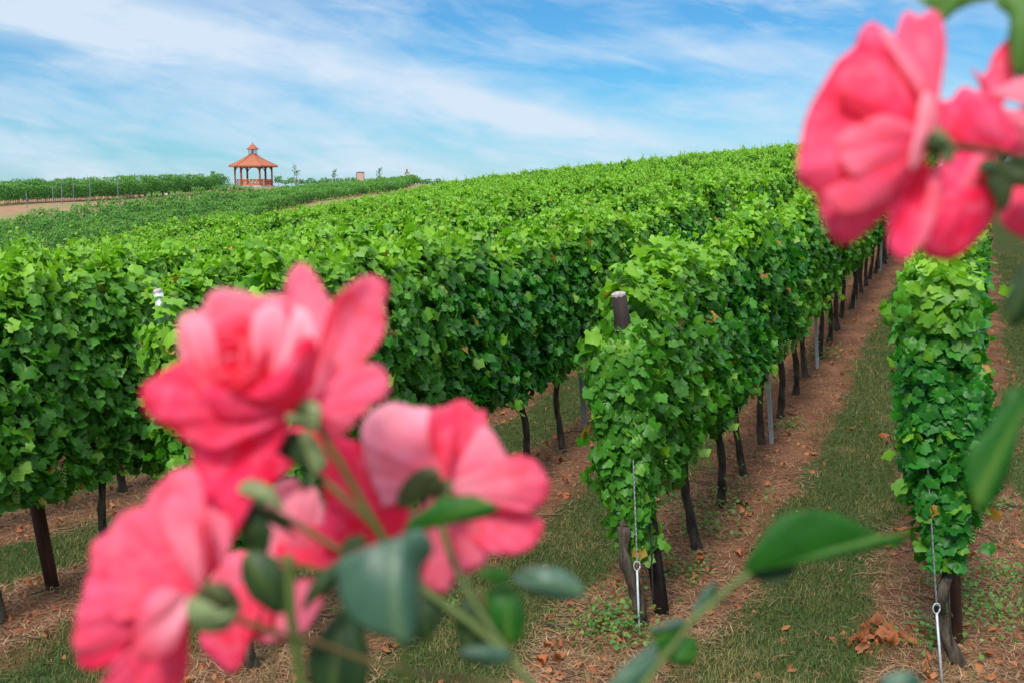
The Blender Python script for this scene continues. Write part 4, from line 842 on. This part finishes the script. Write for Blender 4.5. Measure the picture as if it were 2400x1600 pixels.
# --- middle bloom behind
Mb = bloom_(B1, 'shaded pink rose behind the leaves, between the others')
petals(Mb, [
    ((640, 1340, .470), [(480, 1400, .0), (470, 1470, .0), (471, 1515, 0), (500, 1545, 0), (530, 1574, 0), (545, 1578, 0), (565, 1560, 0), (580, 1504, 0), (640, 1470, 0)], dict(cup=-.003, pale=(.1, .05))),
    ((680, 1360, .474), [(560, 1470, .0), (600, 1500, 0), (640, 1507, 0), (710, 1483, 0), (746, 1433, 0), (757, 1400, 0), (735, 1350, 0)], dict(cup=-.002, pale=(.3, .35))),
    ((640, 1360, .472), [(480, 1440, 0), (490, 1370, 0), (510, 1320, 0), (560, 1290, 0), (620, 1300, 0)], dict(cup=-.003, pale=(.4, .2))),
    ((700, 1330, .466), [(600, 1340, 0), (612, 1240, 0), (630, 1160, 0), (660, 1125, 0), (700, 1120, 0), (745, 1150, 0), (770, 1250, 0)], dict(cup=-.004, ripple=.001, pale=(.1, .65))),
    ((690, 1230, .462), [(640, 1290, 0), (700, 1322, 0), (760, 1335, 0), (790, 1325, 0), (797, 1290, 0), (780, 1230, 0)], dict(cup=.002, pale=(.2, .0))),
    ((860, 1290, .460), [(760, 1300, 0), (762, 1200, 0), (776, 1120, 0), (850, 1080, 0), (930, 1095, 0), (960, 1200, 0), (940, 1290, 0)], dict(cup=-.005, ripple=.001, pale=(0, .0))),
    ((700, 1080, .455), [(560, 1200, 0), (600, 1100, 0), (640, 1030, 0), (700, 1000, 0), (780, 1040, 0), (790, 1130, 0)], dict(cup=-.003, pale=(0, .0))),
], 100)
# leaves of the bush
LV = [
    ('g', (915, 1262, .335), [(955, 1248, 0), (991, 1239, .002), (1018, 1288, .004), (991, 1320, .003), (982, 1355, .002), (987, 1391, .001), (980, 1458, -.001), (960, 1516, -.004), (924, 1498, -.004), (879, 1489, -.004), (830, 1462, -.003), (804, 1427, -.002), (790, 1369, 0), (790, 1315, .001), (830, 1293, .002), (879, 1275, .002)], dict(cup=-.004)),
    ('d', (945, 1246, .385), [(960, 1215, -.001), (987, 1199, -.002), (1036, 1168, -.004), (1094, 1159, -.006), (1134, 1168, -.008), (1170, 1190, -.009), (1138, 1212, -.007), (1080, 1222, -.004), (1013, 1237, -.002)], dict(cup=-.003)),
    ('g', (1196, 1352, .385), [(1237, 1329, 0), (1290, 1326, -.002), (1339, 1346, -.003), (1375, 1387, -.004), (1339, 1404, -.003), (1281, 1400, -.002), (1232, 1382, 0)], dict(cup=-.003)),
    ('d', (1192, 1360, .39), [(1187, 1333, 0), (1147, 1329, 0), (1121, 1344, 0), (1140, 1360, 0), (1170, 1368, 0)], dict(cup=-.001)),
    ('d', (1187, 1365, .400), [(1223, 1396, -.001), (1232, 1445, -.003), (1219, 1498, -.005), (1192, 1506, -.006), (1168, 1480, -.005), (1145, 1436, -.003), (1138, 1385, -.001)], dict(cup=-.003)),
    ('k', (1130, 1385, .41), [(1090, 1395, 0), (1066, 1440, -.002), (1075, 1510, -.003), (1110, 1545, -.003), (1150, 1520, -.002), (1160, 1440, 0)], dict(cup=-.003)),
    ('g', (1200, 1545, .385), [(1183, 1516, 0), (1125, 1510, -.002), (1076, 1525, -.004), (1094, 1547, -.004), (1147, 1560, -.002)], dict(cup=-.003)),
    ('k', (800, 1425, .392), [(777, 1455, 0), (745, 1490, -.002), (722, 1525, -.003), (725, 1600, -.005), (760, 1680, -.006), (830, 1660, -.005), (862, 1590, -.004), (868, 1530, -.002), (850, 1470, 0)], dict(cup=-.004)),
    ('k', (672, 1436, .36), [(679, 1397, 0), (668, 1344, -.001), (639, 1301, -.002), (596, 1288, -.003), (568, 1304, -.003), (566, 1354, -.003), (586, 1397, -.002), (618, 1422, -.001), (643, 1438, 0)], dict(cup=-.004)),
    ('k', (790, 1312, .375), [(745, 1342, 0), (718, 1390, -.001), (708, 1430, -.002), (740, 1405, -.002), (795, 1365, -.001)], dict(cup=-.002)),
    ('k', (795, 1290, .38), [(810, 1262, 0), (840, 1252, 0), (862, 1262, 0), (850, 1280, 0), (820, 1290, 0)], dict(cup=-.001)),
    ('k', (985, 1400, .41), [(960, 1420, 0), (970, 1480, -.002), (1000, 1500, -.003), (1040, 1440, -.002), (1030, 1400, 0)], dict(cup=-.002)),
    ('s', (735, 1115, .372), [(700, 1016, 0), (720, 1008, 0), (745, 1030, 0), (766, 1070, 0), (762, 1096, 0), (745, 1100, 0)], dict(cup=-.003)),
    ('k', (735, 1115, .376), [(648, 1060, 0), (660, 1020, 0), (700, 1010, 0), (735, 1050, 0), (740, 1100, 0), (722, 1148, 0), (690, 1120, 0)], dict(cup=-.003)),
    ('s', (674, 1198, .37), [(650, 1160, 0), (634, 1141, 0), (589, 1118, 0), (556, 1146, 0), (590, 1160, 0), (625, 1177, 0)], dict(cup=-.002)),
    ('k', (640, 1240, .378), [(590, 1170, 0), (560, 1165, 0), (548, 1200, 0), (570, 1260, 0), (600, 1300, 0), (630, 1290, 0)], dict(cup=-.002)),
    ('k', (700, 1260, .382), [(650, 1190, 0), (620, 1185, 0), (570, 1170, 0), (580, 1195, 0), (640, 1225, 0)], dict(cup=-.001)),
]
MATS = dict(l=M_RLL, g=M_RLG, d=M_RLD, k=M_RLK, s=M_SEPAL)
for i, (c_, ba, rim, kw) in enumerate(LV): add_fan('leaf' if c_ != 's' else 'sepal', MATS[c_], B1, .0005, ba, rim, seed=200 + i, ripple=.0005, **kw)
stem(B1, [(735, 985, .366), (757, 1020, .366), (800, 1090, .370), (845, 1170, .374), (880, 1230, .376), (908, 1285, .378), (930, 1400, .385), (960, 1640, .40)], 18, M_RSTEM)
stem(B1, [(735, 1105, .374), (800, 1160, .376), (860, 1215, .377), (897, 1262, .379)], 16, M_RSTEMB)
stem(B1, [(570, 1172, .38), (640, 1200, .38), (700, 1230, .381), (790, 1285, .383), (880, 1330, .386)], 16, M_RSTEMB)
stem(B1, [(1036, 1175, .410), (1036, 1230, .409), (1060, 1310, .406), (1107, 1404, .400), (1150, 1470, .396), (1190, 1530, .39)], 16, M_RSTEM)
stem(B1, [(985, 1375, .405), (1040, 1415, .402), (1110, 1465, .398), (1180, 1530, .39), (1250, 1610, .385), (1290, 1700, .38)], 20, M_RSTEM)
stem(B1, [(676, 1300, .352), (680, 1380, .352), (683, 1450, .352), (698, 1530, .353), (708, 1640, .355), (715, 1720, .36)], 26, M_RSTEM)
stem(B1, [(560, 1452, .338), (640, 1480, .345), (690, 1494, .352), (760, 1512, .36), (850, 1545, .37), (1000, 1580, .38), (1150, 1600, .385), (1270, 1660, .385)], 16, M_RSTEMB)
stem(B1, [(650, 1485, .36), (643, 1530, .36), (640, 1640, .36)], 10, M_RSTEMB)
stem(B1, [(640, 1310, .372), (700, 1322, .374), (790, 1345, .378)], 10, M_RSTEMB)
stem(B1, [(1170, 1505, .40), (1150, 1440, .40), (1120, 1380, .40)], 12, M_RSTEMB)
# main canes down to the bank
for i, (px, py, d) in enumerate(((715, 1715, .36), (960, 1635, .40), (1290, 1690, .38), (1270, 1655, .385))):
    p0 = cp(px, py, d); mb = MB(); g0 = np.array([.02 + .05 * i - .06, .62 + .03 * i, float(H(np.array([0.0]), np.array([.6]))[0]) - .05])
    mb.tube([p0, p0 * .72 + g0 * .28 + np.array([.0, .01, 0]), p0 * .35 + g0 * .65, g0], [.0022, .004, .006, .008], 10); mb.build('cane', M_RSTEM, B1, True)
# --- upper right branch
B2 = bush('rose_branch', None, 'arching rose branch with big coral pink blooms in the upper right corner', 'rose branch')
U1 = bloom_(B2, 'large pink rose facing left against the sky'); b3 = (2186, 335, .365)
petals(U1, [
    (b3, [(1960, 420, .0), (1885, 350, .0), (1880, 313, 0), (1897, 254, .001), (1938, 183, .002), (1964, 143, .003), (2003, 110, .004), (2013, 80, .005), (2040, 51, .006), (2071, 67, .006), (2098, 92, .006), (2150, 200, .004)], dict(cup=-.006, ripple=.0018, pale=(.1, .02))),
    (b3, [(1900, 260, -.004), (1880, 320, -.005), (1870, 371, -.005), (1872, 429, -.005), (1908, 455, -.004), (1924, 504, -.003), (1944, 556, -.002), (1978, 575, -.001), (2018, 554, 0), (2080, 496, 0), (2150, 420, 0)], dict(cup=-.006, ripple=.0018, pale=(.1, .08))),
    (b3, [(2110, 230, .002), (2098, 100, .003), (2107, 60, .003), (2116, 33, .003), (2138, 27, .003), (2152, 42, .003), (2170, 33, .003), (2179, 22, .003), (2201, 31, .003), (2213, 67, .003), (2217, 112, .003), (2208, 179, .002), (2196, 235, .001), (2192, 290, 0)], dict(cup=-.004, ripple=.0015, pale=(.2, .10))),
    ((2175, 380, .363), [(2090, 430, -.001), (2082, 510, -.001), (2085, 575, -.001), (2103, 603, -.001), (2125, 609, -.001), (2150, 578, -.001), (2190, 500, -.001), (2206, 430, 0)], dict(cup=.003, ripple=.0008, pale=(0, .0))),
    ((2185, 395, .360), [(2200, 400, -.002), (2208, 460, -.003), (2190, 520, -.003), (2160, 580, -.002), (2148, 570, -.002), (2170, 500, -.003), (2176, 430, -.003)], dict(cup=-.002, pale=(.2, .28))),
    ((2190, 330, .356), [(2145, 398, -.002), (2133, 396, -.002), (2132, 360, -.003), (2148, 300, -.004), (2158, 235, -.004), (2175, 215, -.003), (2192, 240, -.002), (2198, 290, 0)], dict(cup=-.003, pale=(.35, .65))),
    ((2160, 330, .358), [(2040, 430, -.004), (1985, 400, -.006), (1960, 340, -.006), (1975, 310, -.005), (2020, 290, -.004), (2080, 270, -.003), (2140, 290, 0)], dict(cup=-.003, ripple=.001, pale=(.0, .32))),
    ((2150, 300, .360), [(2040, 300, -.003), (1990, 260, -.004), (1960, 200, -.003), (1990, 150, -.001), (2050, 130, 0), (2100, 170, 0), (2140, 230, 0)], dict(cup=-.004, ripple=.001, pale=(.0, .10))),
    ((2150, 350, .358), [(2080, 470, -.003), (2010, 500, -.004), (1960, 500, -.004), (1930, 450, -.004), (1990, 430, -.004), (2070, 390, -.003)], dict(cup=-.003, pale=(.0, .2))),
    ((2170, 250, .360), [(2120, 180, -.001), (2090, 110, -.001), (2060, 75, 0), (2075, 70, 0), (2120, 120, 0), (2165, 180, 0)], dict(cup=-.002, pale=(.2, .45))),
], 130)
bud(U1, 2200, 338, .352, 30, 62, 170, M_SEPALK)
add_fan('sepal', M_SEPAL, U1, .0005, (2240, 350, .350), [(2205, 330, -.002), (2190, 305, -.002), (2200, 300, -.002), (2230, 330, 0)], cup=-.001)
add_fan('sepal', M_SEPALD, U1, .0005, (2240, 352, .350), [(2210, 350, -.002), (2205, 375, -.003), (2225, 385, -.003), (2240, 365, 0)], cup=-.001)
U2 = bloom_(B2, 'second pink rose behind the large one, shaded below')
petals(U2, [
    ((2330, 365, .400), [(2195, 350, 0), (2190, 290, 0), (2196, 240, 0), (2228, 236, 0), (2250, 208, 0), (2268, 205, 0), (2286, 214, 0), (2310, 215, 0), (2350, 250, 0), (2385, 300, 0), (2390, 350, 0)], dict(cup=-.006, ripple=.001, pale=(.05, .02))),
    ((2320, 340, .396), [(2205, 350, 0), (2190, 440, 0), (2165, 530, 0), (2160, 590, 0), (2205, 611, 0), (2250, 600, 0), (2304, 548, 0), (2330, 505, 0), (2345, 430, 0), (2345, 380, 0)], dict(cup=-.006, ripple=.0015, pale=(.0, .0))),
    ((2330, 350, .392), [(2290, 350, 0), (2260, 400, 0), (2240, 440, 0), (2260, 470, 0), (2300, 440, 0), (2320, 400, 0)], dict(cup=-.003, pale=(.0, .3))),
], 150)
U3 = bloom_(B2, 'third pink rose cut by the right edge')
petals(U3, [
    ((2350, 250, .41), [(2300, 215, 0), (2292, 190, 0), (2277, 160, 0), (2300, 178, 0), (2314, 168, 0), (2326, 132, 0), (2345, 108, 0), (2362, 92, 0), (2372, 130, 0), (2378, 190, 0)], dict(cup=-.002, ripple=.0005, pale=(.35, .02))),
    ((2500, 280, .40), [(2310, 215, 0), (2345, 205, 0), (2380, 185, 0), (2420, 160, 0), (2470, 150, 0), (2560, 200, 0), (2560, 330, 0), (2460, 340, 0), (2380, 300, 0), (2330, 250, 0)], dict(cup=-.004, pale=(.5, .4))),
    ((2440, 340, .41), [(2370, 380, 0), (2365, 330, 0), (2370, 270, 0), (2420, 250, 0), (2480, 300, 0), (2480, 380, 0), (2420, 400, 0)], dict(cup=-.003, pale=(.8, .1))),
    ((2430, 420, .41), [(2375, 440, 0), (2345, 500, 0), (2352, 530, 0), (2385, 552, 0), (2430, 560, 0), (2500, 500, 0), (2490, 440, 0)], dict(cup=-.003, pale=(.1, .1))),
], 160)
for rim in ([(2318, 380), (2310, 420), (2330, 470), (2345, 500), (2370, 470), (2380, 400)], [(2330, 370), (2350, 420), (2400, 440), (2440, 420), (2420, 380)], [(2310, 370), (2290, 395), (2320, 410), (2350, 395)]):
    add_fan('sepal', M_SEPALK, U3, .0005, (2370, 385, .388), [(a, b, -.003) for a, b in rim], cup=-.003)
bud(U3, 2400, 400, .39, 36, 90, 0, M_SEPALK)
stem(B2, [(2215, 342, .352), (2263, 348, .354), (2330, 358, .358), (2400, 382, .364), (2480, 430, .37), (2620, 560, .38)], 19, M_RSTEMD)
LU = [
    ('l', (2250, -60, .42), [(2140, -20, 0), (2152, 0, 0), (2165, 12, 0), (2190, 25, 0), (2212, 50, 0), (2241, 27, 0), (2285, 8, 0), (2326, 0, 0), (2340, -40, 0)], dict(cup=-.002)),
    ('l', (2400, -40, .40), [(2330, -20, 0), (2335, 15, 0), (2362, 36, 0), (2366, 60, 0), (2362, 89, 0), (2371, 147, 0), (2384, 182, 0), (2440, 150, 0), (2470, 40, 0)], dict(cup=-.004)),
    ('k', (2440, 600, .40), [(2395, 615, 0), (2366, 680, 0), (2358, 720, 0), (2372, 765, 0), (2410, 740, 0), (2450, 680, 0)], dict(cup=-.003)),
    ('d', (2420, 900, .40), [(2392, 912, 0), (2351, 917, 0), (2337, 963, -.001), (2305, 1019, -.003), (2267, 1061, -.004), (2263, 1103, -.005), (2277, 1160, -.006), (2302, 1204, -.007), (2330, 1172, -.006), (2358, 1132, -.004), (2366, 1089, -.003), (2361, 1033, -.002), (2372, 998, -.001), (2410, 940, 0)], dict(cup=-.003)),
]
for i, (c_, ba, rim, kw) in enumerate(LU): add_fan('leaf', MATS[c_], B2, .0005, ba, rim, seed=300 + i, ripple=.0005, **kw)
stem(B2, [(2440, 600, .40), (2420, 900, .40), (2470, 1200, .41)], 14, M_RSTEM)
stem(B2, [(2470, 430, .37), (2560, 200, .39), (2470, -30, .405), (2400, -40, .40), (2250, -60, .42)], 13, M_RSTEM)
p0 = cp(2620, 560, .38); mb = MB(); g0 = np.array([.33, .58, float(H(np.array([.3]), np.array([.6]))[0]) - .05])
mb.tube([p0, np.array([.30, .42, 2.1]), np.array([.35, .52, 1.5]), g0], [.0014, .0045, .006, .008], 10); mb.build('cane', M_RSTEM, B2, True)
# --- leafy shoot, lower right
B3 = bush('leafy_rose_shoot', None, 'bare rose shoot with glossy green leaves in the lower right foreground', 'rose shoot')
LS = [
    ('d', (1738, 1345, .42), [(1751, 1309, .0), (1783, 1262, 0), (1811, 1223, -.002), (1846, 1201, -.003), (1897, 1195, -.004), (1948, 1198, -.005), (1999, 1220, -.006), (2038, 1239, -.006), (2070, 1255, -.005), (2111, 1249, -.006), (2137, 1258, -.007), (2102, 1278, -.005), (2054, 1276, -.004), (1990, 1280, -.003), (1926, 1290, -.002), (1872, 1312, -.001), (1800, 1332, 0)], dict(cup=-.002)),
    ('k', (1745, 1348, .423), [(1800, 1330, 0), (1862, 1315, 0), (1862, 1336, 0), (1840, 1358, 0), (1815, 1368, 0), (1783, 1360, 0)], dict(cup=.002)),
    ('g', (1640, 1438, .42), [(1620, 1437, 0), (1630, 1411, 0), (1655, 1376, -.001), (1674, 1365, -.002), (1682, 1383, -.001), (1660, 1415, 0)], dict(cup=-.001)),
    ('d', (1612, 1458, .415), [(1566, 1458, 0), (1521, 1475, -.002), (1534, 1501, -.003), (1543, 1533, -.003), (1579, 1510, -.001)], dict(cup=-.002)),
    ('g', (1614, 1452, .412), [(1590, 1448, 0), (1560, 1458, -.001), (1523, 1474, -.003), (1556, 1478, -.002), (1590, 1468, 0)], dict(cup=-.001)),
    ('d', (1560, 1530, .415), [(1591, 1498, 0), (1623, 1488, 0), (1638, 1517, -.001), (1625, 1555, -.003), (1598, 1561, -.003), (1566, 1549, -.001)], dict(cup=-.003)),
    ('g', (1542, 1515, .41), [(1534, 1504, 0), (1489, 1536, -.001), (1448, 1574, -.002), (1418, 1620, -.003), (1460, 1640, -.003), (1512, 1600, -.001), (1542, 1535, 0)], dict(cup=-.002)),
    ('g', (2110, 1660, .42), [(2060, 1605, 0), (2075, 1580, 0), (2110, 1570, 0), (2145, 1577, 0), (2165, 1610, 0)], dict(cup=-.003)),
]
for i, (c_, ba, rim, kw) in enumerate(LS): add_fan('leaf', MATS[c_], B3, .0005, ba, rim, seed=400 + i, ripple=.0005, **kw)
stem(B3, [(1760, 1345, .418), (1732, 1360, .418), (1697, 1388, .418), (1655, 1426, .416), (1617, 1460, .414), (1579, 1512, .412), (1553, 1542, .41), (1505, 1610, .405), (1450, 1700, .40)], 17, M_RSTEM)
p0 = cp(1450, 1698, .40); mb = MB(); g0 = np.array([.12, .66, float(H(np.array([.1]), np.array([.6]))[0]) - .05])
mb.tube([p0, p0 * .6 + g0 * .4, g0], [.0015, .005, .007], 10); mb.tube([cp(1450, 1700, .40), cp(1800, 1800, .41), cp(2110, 1655, .42)], .0012, 8); mb.build('cane', M_RSTEM, B3, True)
# children of Empties at the origin keep world coordinates; move each root to its foot without moving them
for root, foot in ((B1, (.0, .65, .9)), (B2, (.33, .58, .9)), (B3, (.12, .66, .9))):
    root.location = foot
    for ch in root.children: ch.location = (-foot[0], -foot[1], -foot[2])
